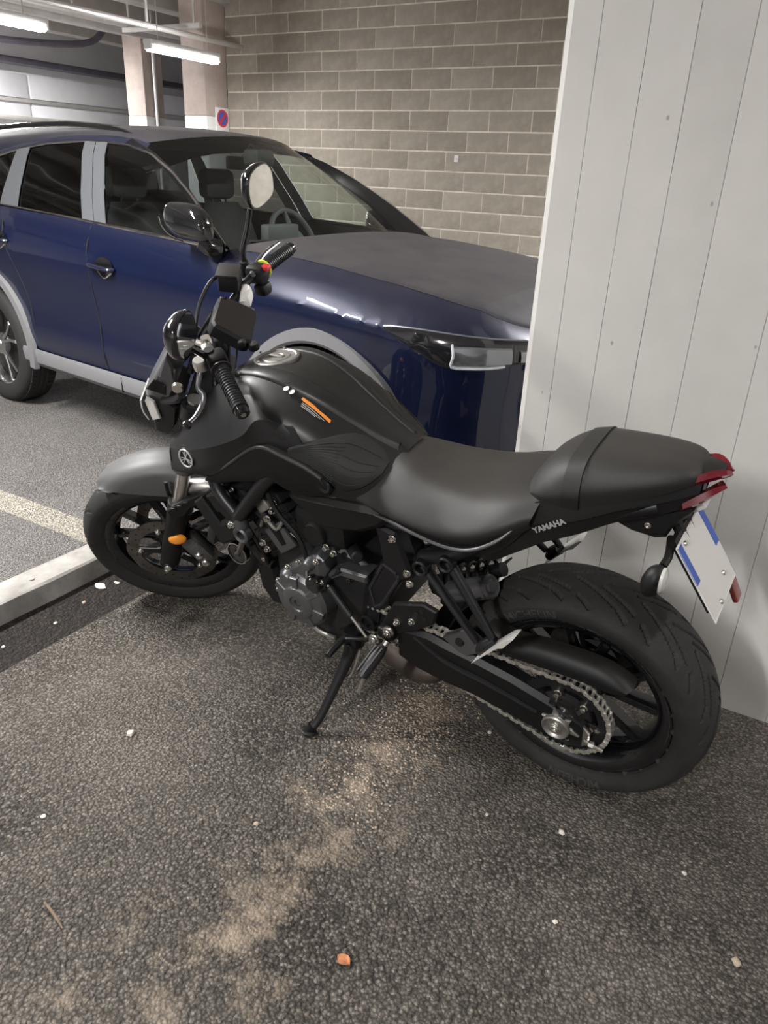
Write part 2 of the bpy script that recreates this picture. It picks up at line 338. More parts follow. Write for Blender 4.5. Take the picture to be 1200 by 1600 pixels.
# ================================================================ concrete pillar wall on the right
PY=2.105; PXL=-0.752
pil=struct(slab('wall_right',PXL+0.02,3.2,PY+0.0035,PY+0.33,3.55,'concrete_fillet',3.55),'pale board-marked concrete pillar wall behind the motorcycle')
xs=[PXL+0.02]; 
for w in (0.075,0.118,0.11,0.125,0.165,0.12,0.14,0.15,0.13,0.16,0.14,0.15,0.15,0.15,0.15,0.15,0.15,0.2,0.2,0.3,0.3,0.3): xs.append(xs[-1]+w)
for i in range(len(xs)-1):
    b=MB(); y=PY+random.choice([0,0.0003,0.0006,0.0009]); zz=np.linspace(0,3.55,30); w=0.0006
    rows=[[(xs[i]+w+random.uniform(-.0004,.0004),PY+.006,z),(xs[i]+w+random.uniform(-.0004,.0004),y+.0005,z),(xs[i]+.002,y,z),((xs[i]+xs[i+1])/2,y+random.uniform(-.0004,.0004),z),(xs[i+1]-.002,y,z),(xs[i+1]-w+random.uniform(-.0004,.0004),y+.0005,z),(xs[i+1]-w,PY+.02,z)] for z in zz]
    grid(b,rows,capu=True); b.build('board_face',random.choice(['concrete_pillar','concrete_pillar','concrete_pillar2']),pil,ang=12)
b=MB(); zz=np.linspace(0,3.55,20)
rows=[[(PXL+0.021,PY+.0005,z),(PXL+random.uniform(0,.0015),PY+0.02,z),(PXL,PY+0.33,z),(PXL+.03,PY+0.33,z),(PXL+.03,PY+.02,z)] for z in zz]
grid(b,rows,cv=True,capu=True); b.build('chamfer_edge','concrete_pillar',pil)
# ================================================================ background: columns, lane wall, ceiling
def column(name,x0,x1,y0,y1,label,zp=2.0,H=3.6):
    o=empty(name,((x0+x1)/2,(y0+y1)/2,0)); w,d=x1-x0,y1-y0
    b=MB(); bbox(b,(0,0,zp+(H-zp)/2),(w,d,H-zp),0.015); b.build('concrete_shaft','column_raw',o)
    b=MB(); bbox(b,(0,0,zp/2),(w+.004,d+.004,zp),0.015); b.build('painted_base','white_paint',o)
    tag(o,label,'column'); o['kind']='structure'; return o
column('column',-7.96,-7.572,8.17,8.59,'square concrete column with white painted base at the end of the block wall')
column('column',-10.42,-10.02,9.45,9.85,'tall concrete column with white base left of the bright tube lamp',2.08)
b=MB(); tube(b,[(-9.93,9.6,0.0),(-9.93,9.6,3.5)],0.03,10,1); tag(b.build('drain_pipe','galvanised'),'pale vertical pipe running down beside the far column','pipe')
lw=struct(slab('wall_left',-13.2,-13.0,-2.0,16.0,3.6,'white_wall',3.6),'pale painted wall on the far side of the garage')
for k,(y0,y1) in enumerate([(-1.9,1.9),(1.95,4.45),(4.5,7.0),(7.05,9.55),(9.6,12.1),(12.15,15.8)]):
    b=MB(); bbox(b,(-12.985,(y0+y1)/2,1.17),(0.05,y1-y0,2.26),0.008); b.build('wall_panel','white_wall',lw)
    b=MB(); bbox(b,(-12.985,(y0+y1)/2,2.52),(0.05,y1-y0,0.36),0.008); b.build('wall_panel','white_wall',lw)
b=MB(); box(b,(-12.93,7,2.30),(0.06,17.8,0.05)); struct(b.build('trim_3','galvanised'))
b=MB(); tube(b,[(-12.86,-1,2.02),(-12.86,15.5,2.02)],0.035,8,1); tag(b.build('wall_pipe','galvanised'),'thin horizontal pipe along the pale far wall','pipe')
b=MB(); box(b,(-12.7,7,2.86),(0.3,17.8,0.09)); tag(b.build('cable_tray','dark_steel'),'dark horizontal duct running high along the far wall','duct')
b=MB(); tube(b,[(-12.5,2,3.05),(-12.3,6,3.0),(-11.9,8.2,3.02),(-11.5,9.6,3.12),(-11.35,10.0,3.4)],0.05,10,5); tag(b.build('curved_duct','dark_steel'),'dark curved pipe under the ceiling beside the far duct','pipe')
lw2=struct(slab('wall_far',-13.2,-7.0,15.8,16.0,3.6,'white_wall',3.6),'pale end wall of the garage')
lw3=struct(slab('wall_front',-17.0,7.0,-6.2,-6.0,3.6,'white_wall',3.6),'pale wall behind the viewer')
lw4=struct(slab('wall_side',7.0,7.2,-6.2,WALLY+.2,3.6,'white_wall',3.6),'pale wall on the right side of the bay')
ce=struct(slab('ceiling',-17.0,7.2,-6.2,16.0,3.72,'ceiling_concrete',0.12),'grey concrete garage ceiling')
for k,x in enumerate((-12.0,-10.9,-9.8,-8.7,-7.6,-6.5)):
    b=MB(); bbox(b,(x,5.0,3.44),(0.28,21.8,0.34),0.02); b.build('ceiling_rib','ceiling_concrete',ce)
def pipe(name,x,z,r,label,m='galvanised',y0=-2,y1=15):
    b=MB(); tube(b,[(x,y0,z),(x,y1,z)],r,10,1)
    for y in np.arange(y0+1,y1,2.0): box(b,(x,y,z+0.2),(0.015,0.03,0.4)); lathe(b,[(r+.006,-.015),(r+.006,.015)],(x,y,z),'y',10)
    return tag(b.build(name,m),label,'pipe')
pipe('ceiling_pipe',-7.3,2.80,0.03,'thin galvanised conduit carrying the tube lamps under the ceiling')
pipe('ceiling_pipe',-8.5,3.0,0.06,'thick galvanised pipe under the ceiling beside the lamp conduit')
pipe('ceiling_pipe',-9.3,3.05,0.05,'left hand galvanised pipe under the ceiling above the tall column')
for k,(x,y) in enumerate(((-8.2,4.6),(-7.9,7.8))):
    b=MB(); box(b,(x,y,2.92),(1.3,0.05,0.05)); box(b,(x-.55,y,3.1),(.02,.02,.34)); box(b,(x+.55,y,3.1),(.02,.02,.34))
    tag(b.build('pipe_hanger','galvanised'),['steel cross bar hanging under the ceiling left of the far lamp','steel cross bar hanging under the ceiling above the far lamp'][k],'bracket')
def lamp(x,y0,y1,z,label,watt,yaw=0):
    L=y1-y0; o=empty('tube_lamp',(x,(y0+y1)/2,z)); o.rotation_euler=(0,0,yaw)
    b=MB(); bbox(b,(0,0,0.045),(0.11,L,0.05),0.01); b.build('housing','lamp_body',o)
    for s in (-1,1):
        b=MB(); rod(b,(s*.030,-L/2+.03,-.012),(s*.030,L/2-.03,-.012),0.026,12,.006); b.build('tube','lamp_tube',o)
        b=MB(); box(b,(0,s*(L/2-.02),0.005),(0.1,0.03,0.05)); b.build('end_cap','lamp_body',o)
    for s in (-1,1):
        b=MB(); rod(b,(0,s*L*.35,0.06),(0,s*L*.35,3.5-z),0.005,6); b.build('hanger','galvanised',o)
    tag(o,label,'lamp',None)
    if watt:
        a=area('lamp_light',(0,0,-0.045),0.14,L,watt,(1,0.985,0.965)); a.parent=o
    return o
lamp(-6.7,6.40,7.45,2.5,'bright fluorescent tube lamp hanging in front of the far columns',20)
lamp(-6.82,3.85,5.30,2.5,'bright fluorescent tube lamp cut by the left edge of the picture',60)
# lamps outside the picture; C, D and E are added to fill in light
lamp(-3.4,0.2,1.7,2.75,'fluorescent tube lamp over the lane in front of the blue car',LAMP_A)
lamp(-1.0,-3.9,-2.4,2.9,'fluorescent tube lamp on the ceiling behind the viewer',LAMP_B)
lamp(2.2,0.3,1.8,2.9,'added unseen tube lamp over the right hand bay',FILL_LAMP_C)
lamp(0.6,4.3,5.8,3.0,'added unseen tube lamp behind the concrete pillar, brightening the block wall',FILL_LAMP_D)
lamp(-11.3,6.1,7.6,3.1,'added unseen tube lamp just out of frame, brightening the far wall',FILL_LAMP_E)
# no-stopping sign on the column
sg=empty('no_stopping_sign',(-7.560,8.45,1.93)); 
b=MB(); bbox(b,(0,0,0),(0.012,0.25,0.36),0.003); b.build('board','sign_white',sg)
def rdisc(nm,r,m,x,r0=0.0,seg=32):
    b=MB(); lathe(b,[(r0,x),(r,x),(r,x+.002),(r0,x+.002)],(0,0,0.055),'x',seg,closed=True); return b.build(nm,m,sg)
rdisc('red_ring',0.105,'sign_red',0.006,0.08); rdisc('blue_field',0.08,'sign_blue',0.006)
b=MB(); R=Matrix.Rotation(math.radians(-45),3,'X'); box(b,(0.0095,0,0.055),(0.002,0.035,0.17),R=R); b.build('red_slash','sign_red',sg)
for y in (-.06,.05):
    b=MB(); box(b,(0.0075,y,-0.135),(0.002,0.07,0.05)); b.build('pictogram',('sign_blue'),sg)
tag(sg,'white no stopping sign with red ring and blue field on the column','sign')

# ================================================================ the blue car
mat('car_paint',(0.0042,0.0075,0.030),0.33,metal=0.2,spec=0.25,coat=1.0,coatr=0.02,dust=0.12,vscale=9)
mat('car_paint_dusty',(0.010,0.011,0.022),0.62,metal=0.0,spec=0.22,dust=0.24,vscale=6)
mat('car_cladding',(0.16,0.16,0.165),0.62,bump=0.15,bscale=300)
mat('car_cladding_dark',(0.03,0.03,0.032),0.6)
mat('car_gloss_black',(0.008,0.008,0.009),0.08,coat=1.0)
mat('car_black',(0.006,0.006,0.006),0.75)
mat('car_chrome',(0.75,0.75,0.75),0.12,metal=1.0)
mat('car_satin',(0.19,0.20,0.215),0.35,metal=0.6)
mat('car_tyre',(0.022,0.021,0.021),0.8,bump=0.3,bscale=120)
mat('car_alloy',(0.62,0.62,0.62),0.25,metal=1.0)
mat('car_interior',(0.02,0.02,0.022),0.7)
mat('car_interior_mid',(0.07,0.07,0.075),0.6)
mat('lamp_clear',(0.55,0.57,0.60),0.08,spec=0.8,coat=1.0)
mat('lamp_dark',(0.012,0.012,0.014),0.1,coat=1.0)
mat('lens_inner',(0.25,0.26,0.28),0.12,metal=0.7,coat=1.0)
def glass(name,tint,dark):
    m=bpy.data.materials.new(name); m.use_nodes=True; MATS[name]=m; N,L,b=nodes(m)
    t=N.new('ShaderNodeBsdfTransparent'); t.inputs[0].default_value=(*tint,1)
    g=N.new('ShaderNodeBsdfGlossy'); g.inputs['Roughness'].default_value=0.02; g.inputs['Color'].default_value=(1,1,1,1)
    lw_=N.new('ShaderNodeLayerWeight'); lw_.inputs[0].default_value=0.5; pw=N.new('ShaderNodeMath'); pw.operation='POWER'; L.new(lw_.outputs['Facing'],pw.inputs[0]); pw.inputs[1].default_value=4.5; fr=N.new('ShaderNodeMath'); fr.operation='MULTIPLY_ADD'; L.new(pw.outputs[0],fr.inputs[0]); fr.inputs[1].default_value=0.93; fr.inputs[2].default_value=0.06
    mx=N.new('ShaderNodeMixShader'); L.new(fr.outputs[0],mx.inputs[0]); L.new(t.outputs[0],mx.inputs[1]); L.new(g.outputs[0],mx.inputs[2])
    L.new(mx.outputs[0],N['Material Output'].inputs[0]); return m
glass('windscreen_glass',(0.80,0.85,0.81),0); glass('tinted_glass',(0.18,0.19,0.20),0); glass('side_glass',(0.72,0.78,0.75),0)
car=empty('car',(-4.3214,3.5691,0),(0,0,-0.1237)); car.scale=(1,0.875,1)
tag(car,'dark blue sport utility car parked behind the motorcycle','car')
ZS=[0.2,.35,.55,.8,.98,1.08,1.25,1.45,1.58,1.62]; YS=[.86,.90,.925,.93,.90,.87,.80,.69,.58,.45]
def gy_(z): return float(np.interp(z,ZS,YS))
WX=(0.0,2.698); AR=0.452
plan=crv([(-0.93,0),(-0.92,.40),(-0.86,.68),(-0.66,.84),(-0.30,.915),(0.2,.93),(0.9,.93),(1.6,.93),(2.2,.93),(2.7,.93),(3.0,.92),(3.2,.885),(3.36,.81),(3.48,.69),(3.57,.50),(3.62,.27),(3.635,0)],16)
def topz(x): return float(np.interp(x,[-.93,-.6,0,.4,1.04,1.65,2.16,2.45,2.65,2.89,3.18,3.40,3.48,3.64],[1.0,1.12,1.175,1.163,1.141,1.117,1.094,1.088,1.073,1.049,1.02,.985,.955,.88]))
def botz(x):
    z=.405
    for w in WX:
        d=abs(x-w)
        if d<AR: z=max(z,.36+math.sqrt(AR*AR-d*d))
    return z
def inset_top(x): return float(np.interp(x,[-.93,-.5,0,2.05,2.35,3.0,3.64],[.25,.12,.075,.075,.19,.19,.10]))
rows=[]
dn=[]
for i,(x,y) in enumerate(plan):
    a=plan[max(0,i-1)]; c=plan[min(len(plan)-1,i+1)]; t=c-a; n=np.array([-t[1],t[0]])*1.0; n/=np.linalg.norm(n)+1e-9   # inward normal in the plan (half with y>0)
    if i==0: n=np.array([1.0,0])
    if i==len(plan)-1: n=np.array([-1.0,0])
    n=-n if np.dot(n,np.array([1.3,0])-np.array([x,y]))<0 and abs(y)<.6 else n
    if y>.6 and n[1]>0: n=-n
    zt=topz(x); zb=botz(x); it=inset_top(x); row=[]
    for u in np.linspace(0,1,15):
        z=zb+(zt-zb)*u; ua=(z-.405)/(zt-.405)
        ins=float(np.interp(ua,[0,.12,.3,.45,.62,.74,.80,.88,.95,1.0],[.035,.014,.026,.022,.006,0,.006,.03*1+it*.12,it*.55,it]))
        p=np.array([x,y])+n*ins; row.append((p[0],p[1],z))
    rows.append(row)
R_=np.array(rows)
b=MB(); grid(b,rows); grid(b,R_*np.array([1,-1,1])); body=b.build('body_shell','car_paint',car,ang=28)
# lower cladding, arch flares
for s in (-1,1):
    b=MB(); pr=[(0.0,.405),(.012,.412),(.02,.39),(.012,.33),(-.02,.30),(-.08,.285)]
    rr=[[(x,s*(.905+dy),z) for dy,z in pr] for x in np.linspace(.36,2.34,20)]
    grid(b,rr,capu=True); b.build('sill_cladding','car_cladding',car)
    b=MB(); box(b,(1.335,s*.908,.362),(.005,.034,.080)); b.build('sill_joint','car_black',car)
    for w in WX:
        b=MB(); rr=[]
        for k in range(41):
            a=math.radians(-8+196*k/40); ca,sa=math.cos(a),math.sin(a); ro=.495-.012*abs(math.sin(2*a)); ri=.432
            yy=.925-(max(0,(w+ro*ca)-2.95)*.12 if w>1 else max(0,-.30-(ro*ca))*.15)
            rr.append([(w+(ro+.004)*ca,s*(yy-.02),.36+(ro+.004)*sa),(w+ro*ca,s*(yy+.012),.36+ro*sa),(w+(ri+.012)*ca,s*(yy+.014),.36+(ri+.012)*sa),(w+ri*ca,s*(yy+.004),.36+ri*sa),(w+ri*ca,s*(yy-.10),.36+ri*sa)])
        grid(b,rr); b.build('wheel_arch','car_cladding',car,ang=40)
        b=MB(); lathe(b,[(.43,.0),(.43,-.30*s),(.20,-.30*s)],(w,s*.90,.36),'y',32,arc=(-.05,PI+.05)); b.build('wheel_housing','car_black',car)
b=MB(); box(b,(1.34,0,.30),(3.9,1.5,.12)); box(b,(3.28,0,.32),(.42,1.4,.18)); b.build('underbody','car_black',car)
# bumper lower cladding (wrap-around)
b=MB(); rr=[]
for x,y in plan:
    if x>3.16:
        sc=1.0; rr.append([(x-.03,y*.985,.43),(x-.0,y,.40),(x-.01,y*.99,.31),(x-.08,y*.95,.25)])
rr=np.array(rr); grid(b,rr); grid(b,rr*np.array([1,-1,1])); b.build('bumper_cladding','car_cladding_dark',car)
b=MB(); rr=[]
for x,y in plan:
    if x<-.42: rr.append([(x+.02,y*.985,.55),(x-.012,y*1.005,.50),(x-.005,y,.36),(x+.06,y*.95,.28)])
rr=np.array(rr); grid(b,rr); grid(b,rr*np.array([1,-1,1])); b.build('rear_bumper_cladding','car_cladding',car)
# hood: spans between the two fender edges, crowned
b=MB(); rr=[]
EDG=[R_[i][-1] for i in range(len(plan)) if plan[i][0]>2.12 and plan[i][1]>.02]
rr.append([(2.14+.10*(1-f*f),f*.80,topz(2.14)+.004+{1:0,.96:.012,.86:.024,.5:.046,0:.056}[abs(f)]) for f in (-1,-.96,-.86,-.5,0,.5,.86,.96,1)])
for e in EDG:
    k_=min(1.0,abs(e[1])/.6)
    if e[0]<2.24: continue
    rr.append([(e[0]+.04*(1-f*f)*max(0,min(1,(3.5-e[0])/.6)),f*e[1],e[2]+.001+{1:0,.96:.012,.86:.024,.5:.046,0:.056}[abs(f)]*k_) for f in (-1,-.96,-.86,-.5,0,.5,.86,.96,1)])
grid(b,rr,nv=4); b.build('hood','car_paint_dusty',car,ang=40)
# grille with mesh slats and chrome wing
gr=MB(); gp=[(3.60,.50,.80),(3.635,.2,.80),(3.64,0,.80),(3.635,-.2,.80),(3.60,-.50,.80),(3.615,-.42,.62),(3.645,-.22,.50),(3.65,0,.49),(3.645,.22,.50),(3.615,.42,.62)]
plate(gr,gp,(.02,0,0),.006); gro=gr.build('grille','car_gloss_black',car)
for k in range(7):
    z=.77-.038*k; hw=.47-.03*k; b=MB(); tube(b,[(3.635,-hw,z),(3.665,0,z),(3.635,hw,z)],.006,6,6); b.build('grille_bar','car_satin',gro)
b=MB(); tube(b,[(3.53,-.66,.80),(3.60,-.52,.78),(3.64,-.40,.62),(3.665,-.2,.50),(3.67,0,.485),(3.665,.2,.50),(3.64,.40,.62),(3.60,.52,.78),(3.53,.66,.80)],.013,8,6); b.build('grille_wing','car_chrome',gro)
b=MB(); lathe(b,[(0,.0),(.065,.0),(.065,.012),(.05,.016),(0,.016)],(3.66,0,.68),'x',28); b.build('badge','car_chrome',gro)
# headlights
def planpt(y,front=True):
    P=[p for p in plan if p[0]>2.7]; P=np.array(P); k=np.argsort(P[:,1]); return float(np.interp(y,P[k,1],P[k,0]))
def planY(x):
    P=np.array([p for p in plan if p[0]>1.5]); k=np.argsort(P[:,0]); return float(np.interp(x,P[k,0],P[k,1]))
def lampgrid(pts,off):
    """pts: list of (x or plan param, z_low, z_high) -> surface on the body wrap"""
    rr=[]
    for x,zl,zh in pts:
        y=planY(x); d=np.array([x-2.5,y*.9]); d/=np.linalg.norm(d)
        rr.append([(x+d[0]*(off-ins),(y+d[1]*(off-ins)),zl+(zh-zl)*u) for u,ins in ((0,.010),(.15,0),(.5,.0),(.85,.006),(1,.022))])
    return np.array(rr)
HL=[(3.035,.905,.912),(3.10,.872,.917),(3.18,.835,.918),(3.26,.80,.915),(3.34,.79,.91),(3.42,.80,.905),(3.50,.815,.90),(3.55,.82,.895)]
for s in (1,-1):
    b=MB(); grid(b,lampgrid(HL,.006)*np.array([1,s,1]),nu=3,thick=0.0); h=b.build('headlight','lamp_dark',car)
    b=MB(); grid(b,lampgrid([(3.30,.80,.878),(3.36,.80,.882),(3.42,.805,.882),(3.47,.812,.88)],.016)*np.array([1,s,1]),nu=2); b.build('main_lens','lens_inner',h)
    b=MB(); P=lampgrid([(3.30,.80,.878),(3.36,.80,.882),(3.42,.805,.882),(3.455,.812,.88)],.020)*np.array([1,s,1]); tube(b,[tuple(P[0][4]),tuple(P[0][2]),tuple(P[0][0]),tuple(P[1][0]),tuple(P[2][0]),tuple(P[3][0])],.006,6,3); b.build('light_blade','lamp_clear',h)
    b=MB(); P=lampgrid([(3.49,.82,.87),(3.52,.82,.87),(3.545,.82,.868)],.018)*np.array([1,s,1]); grid(b,P,nu=2); b.build('outer_lens','lens_inner',h)
    b=MB(); P=lampgrid(HL,.008)*np.array([1,s,1]); tube(b,[tuple(p[4]) for p in P],.004,6,2); b.build('lamp_trim','car_satin',h)
    b=MB(); P=lampgrid([(3.36,.44,.47),(3.42,.44,.47),(3.48,.44,.47)],.012)*np.array([1,s,1]); grid(b,P,nu=2); b.build('fog_lamp','lamp_clear',car)
# windscreen, roof, pillars
ws=[]
for u in np.linspace(0,1,7):
    row=[]
    for f in np.linspace(-1,1,11):
        y0=.79*f; x0=2.06+.24*(1-f*f); z0=1.075-.02*(f*f)+.0
        y1=.62*f; x1=1.30+.20*(1-f*f); z1=1.505+.062*(1-f*f)
        bow=.035*math.sin(PI*u)
        row.append((x0+(x1-x0)*u+bow*.4,y0+(y1-y0)*u,z0+(z1-z0)*u+bow*.7))
    ws.append(row)
b=MB(); grid(b,ws); b.build('windscreen','windscreen_glass',car)
b=MB()
rr=[[(x,f*1.0,z) for f,x,z in [(-.74,2.06,1.05),(-.4,2.25,1.075),(0,2.33,1.085),(.4,2.25,1.075),(.74,2.06,1.05)]],[(x,f*1.0,z) for f,x,z in [(-.745,2.17,1.075),(-.4,2.30,1.10),(0,2.37,1.108),(.4,2.30,1.10),(.745,2.17,1.075)]]]
grid(b,rr,nv=5); b.build('cowl','car_black',car)
for s,(q0,q1) in ((1,((2.27,.50,1.098),(2.13,-.05,1.13))),(-1,((2.31,-.15,1.10),(2.09,-.66,1.12)))):
    w=MB(); tube(w,[q0,((q0[0]+q1[0])/2,(q0[1]+q1[1])/2,1.125),q1],.008,6,3); rod(w,(q0[0],q0[1],1.07),q0,.014); w.build('wiper','car_black',car)
DLO_T=[(-.55,1.30),(-.3,1.36),(.023,1.415),(.259,1.463),(.507,1.494),(.865,1.512),(1.062,1.508),(1.251,1.496),(1.456,1.462),(1.647,1.392),(1.837,1.298),(1.999,1.198),(2.13,1.115)]
def dtop(x): return float(np.interp(x,[p[0] for p in DLO_T],[p[1] for p in DLO_T]))
roofx=[-.95,-.86,-.7,-.45,-.1,.3,.7,1.0,1.2,1.30]
rr=[]
for x in roofx:
    zt=dtop(max(x,-.55))+.03; ye=gy_(zt)-.0; zc=float(np.interp(x,[-.95,-.7,-.1,.45,.97,1.3],[1.50,1.555,1.60,1.612,1.607,1.57]));  ye=ye if x>-.6 else ye-.02-(-.6-x)*.15
    if x>1.25: zt=1.505; zc=1.567; ye=.62
    row=[]
    for f in (-1,-.95,-.82,-.5,0,.5,.82,.95,1):
        k={1:0,.95:.32,.82:.62,.5:.9,0:1}[abs(f)] if x<1.25 else 1-f*f; xx=x+(.20*(1-f*f) if x>1.25 else (.20*(1-f*f)*max(0,(x-.7)/.6) if x>.7 else 0))
        row.append((xx,f*ye,zt+(zc-zt)*k))
    rr.append(row)
grid_b=MB(); grid(grid_b,rr,nu=4,nv=3); roof=grid_b.build('roof','car_paint_dusty',car,ang=50)
for s in (-1,1):
    b=MB(); tube(b,[(-.7,s*.60,1.47),(-.2,s*.585,1.565),(.5,s*.565,1.595),(1.0,s*.565,1.575),(1.22,s*.58,1.535)],.013,8,6); b.build('roof_rail','car_gloss_black',roof)
b=MB(); rr=[[(-.30+.12*t,y*(.022-.018*t),1.592+.075*t*t*0+z*(1-0*t)) for y,z in ((-1,0),(0,.045*(1-t)+.01),(1,0))] for t in np.linspace(0,1,6)]
grid(b,rr); b.build('shark_fin','car_gloss_black',roof)
# spoiler and tail gate closing the rear
b=MB(); rr=[[(-.95,f*.60,1.50+.02*(1-f*f)),(-1.0,f*.60,1.47),(-.93,f*.64,1.40),(-.86,f*.72,1.25),(-.84,f*.78,1.10),(-.90,f*.74,.98)] for f in np.linspace(-1,1,9)]
grid(b,rr,nv=3); b.build('tailgate','car_paint',car)
b=MB(); rr=[[(-.965,f*.55,1.42),(-.885,f*.64,1.22)] for f in np.linspace(-1,1,7)]
grid(b,rr); b.build('rear_window','tinted_glass',car)
for s in (1,-1):
    b=MB(); rr=[[(-.80,s*.80,1.05),(-.80,s*.82,.96)],[(-.90,s*.66,1.06),(-.91,s*.68,.96)],[(-.945,s*.40,1.05),(-.95,s*.4,.97)]]
    grid(b,rr,nu=3); mat('tail_red',(0.25,0.01,0.012),0.1,coat=1.0) if 'tail_red' not in MATS else 0; b.build('tail_lamp','tail_red',car)
def belt(x): return topz(x)+.004
def sidegrid(x0b,x1b,x0t,x1t,s,off=0.0,n=12,m=7,lo=None,hi=None,zofs=(0,0)):
    rr=[]
    for u in np.linspace(0,1,m):
        row=[]
        for v in np.linspace(0,1,n):
            xb=x0b+(x1b-x0b)*v; xt=x0t+(x1t-x0t)*v; zb=belt(xb)+zofs[0]; zt=dtop(xt)+zofs[1]
            x=xb+(xt-xb)*u; z=zb+(zt-zb)*u; row.append((x,s*(gy_(z)+off),z))
        rr.append(row)
    return rr
for s in (-1,1):
    b=MB(); grid(b,sidegrid(-.30,.22,-.20,.25,s)); b.build('quarter_glass','tinted_glass',car)
    b=MB(); grid(b,sidegrid(.40,1.05,.36,.87,s)); b.build('rear_door_glass','tinted_glass',car)
    b=MB(); grid(b,sidegrid(1.245,2.13,1.06,2.12,s,n=20)); b.build('front_door_glass','side_glass',car)
    b=MB(); grid(b,sidegrid(.215,.405,.245,.365,s,.006),thick=.004*s); b.build('rear_pillar_trim','car_satin',car)
    b=MB(); grid(b,sidegrid(1.045,1.147,.865,.962,s,.006),thick=.004*s); b.build('door_pillar_trim','car_satin',car)
    b=MB(); grid(b,sidegrid(1.153,1.25,.968,1.065,s,.006),thick=.004*s); b.build('door_pillar_trim','car_satin',car)
    b=MB(); grid(b,sidegrid(-.60,-.295,-.52,-.19,s,.002)); b.build('rear_pillar','car_paint',car)
    # front pillar between side glass and windscreen
    b=MB(); rr=[]
    for k,u in enumerate(np.linspace(0,1,9)):
        w_=ws[0]; xb,yb,zb=2.06,.79,1.055; xt,yt,zt=1.30,.62,1.505; bow=.035*math.sin(PI*u)
        i_=(xb+(xt-xb)*u+bow*.4,s*(yb+(yt-yb)*u),zb+(zt-zb)*u+bow*.7)
        xo=2.16+(1.20-2.16)*u; zo=dtop(xo)+.004 if xo<2.13 else belt(xo); o_2=(xo,s*gy_(zo),zo)
        mid=((i_[0]+o_2[0])/2+.02,s*((abs(i_[1])+abs(o_2[1]))/2+.012),(i_[2]+o_2[2])/2+.022)
        rr.append([i_,mid,o_2])
    grid(b,rr,nv=3); b.build('front_pillar','car_gloss_black',car,ang=60)
    # roof side rail above the doors
    b=MB(); rr=[[(x,s*(gy_(dtop(x))+.004),dtop(x)-.004),(x,s*(gy_(dtop(x)+.02)+.004),dtop(x)+.02),(x,s*(gy_(dtop(x)+.034)-.004),dtop(x)+.034)] for x in np.linspace(-.55,1.40,30)]
    grid(b,rr); b.build('roof_side','car_paint',car)
    # bright trim
    b=MB(); tube(b,[(x,s*(gy_(belt(x))+.006),belt(x)) for x in np.linspace(-.30,2.14,26)],.008,6,2); b.build('belt_trim','car_chrome',car)
    b=MB(); tube(b,[(x,s*(gy_(dtop(x))+.007),dtop(x)) for x in np.linspace(-.5,2.13,40)],.006,6,2); b.build('window_trim','car_chrome',car)
    # door seams and handles
    def sy(x,z):
        zt=topz(x); zb=.405; ua=(z-zb)/(zt-zb); it=inset_top(x)
        return .93-float(np.interp(ua,[0,.12,.3,.45,.62,.74,.80,.88,.95,1.0],[.035,.014,.026,.022,.006,0,.006,.03+it*.12,it*.55,it]))
    for line in ([(1.135,1.13),(1.14,1.0),(1.155,.86),(1.17,.68),(1.19,.5),(1.2,.415)],[(2.17,1.09),(2.23,.95),(2.235,.8),(2.20,.6),(2.16,.5),(2.10,.415)],[(.30,1.15),(.33,1.0),(.42,.85),(.485,.7),(.52,.55),(.53,.415)]):
        b=MB(); tube(b,[(x,s*(sy(x,z)-.0005),z) for x,z in line],.0035,6,6); b.build('door_seam','car_black',car)
    for x,z in ((1.30,.945),(.30,1.0)):
        b=MB(); lathe(b,[(0,-.002),(.07,-.002),(.078,.003),(.07,.002),(.05,-.001),(0,-.001)],(0,0,0),'y',28)
        b.v=[(x+vx*1.0,s*(sy(x,z)+.002+vy),z+vz*.62) for vx,vy,vz in b.v]; hb=b.build('handle_cup','car_gloss_black',car)
        b=MB(); tube(b,[(x-.115,s*(sy(x,z)+.006),z+.004),(x-.09,s*(sy(x,z)+.03),z+.004),(x,s*(sy(x,z)+.036),z),(x+.06,s*(sy(x,z)+.03),z-.004),(x+.085,s*(sy(x,z)+.004),z-.004)],[.012,.014,.015,.014,.012],8,4,flat=.7); b.build('handle_bar','car_paint',hb)
        b=MB(); tube(b,[(x-.06,s*(sy(x,z)+.004),z-.02),(x,s*(sy(x,z)+.008),z-.05),(x+.06,s*(sy(x,z)+.004),z-.02)],.004,6,5); b.build('handle_trim','car_chrome',hb)
    # door mirror, folded back against the window
    dx,dz=(0,0) if s<0 else (-.24,-.06)
    mb=MB(); rr=[]
    for x,hy,hz,zc in ((2.125,.030,.030,1.165),(2.10,.050,.062,1.185),(2.04,.062,.078,1.195),(1.95,.060,.078,1.200),(1.88,.045,.062,1.212),(1.852,.018,.030,1.222)):
        rr.append([(x+dx,s*(.955+hy*math.cos(a)),zc+dz+hz*math.sin(a)*(1 if math.sin(a)>0 else .9)) for a in np.linspace(0,2*PI,20,endpoint=False)])
    grid(mb,rr,nu=4,cv=True,capu=True); mo=mb.build('door_mirror','car_gloss_black',car,ang=50)
    mb=MB(); tube(mb,[(2.10+dx,s*.87,1.095),(2.085+dx,s*.91,1.105+dz*.5),(2.06+dx,s*.94,1.135+dz)],[.035,.034,.034],10,4,flat=1.3); mb.build('mirror_foot','car_gloss_black',mo)
    mb=MB(); tube(mb,[(x+dx,s*(.955+.055),z+dz) for x,z in ((1.856,1.215),(1.875,1.175),(1.93,1.142),(2.01,1.128))],.004,6,3); mb.build('mirror_trim','car_chrome',mo)
    # small triangular window post
    b=MB(); tube(b,[(1.93,s*(gy_(1.115)+.004),1.11),(1.90,s*(gy_(1.25)+.004),1.262)],.007,6,2); b.build('window_post','car_black',car)
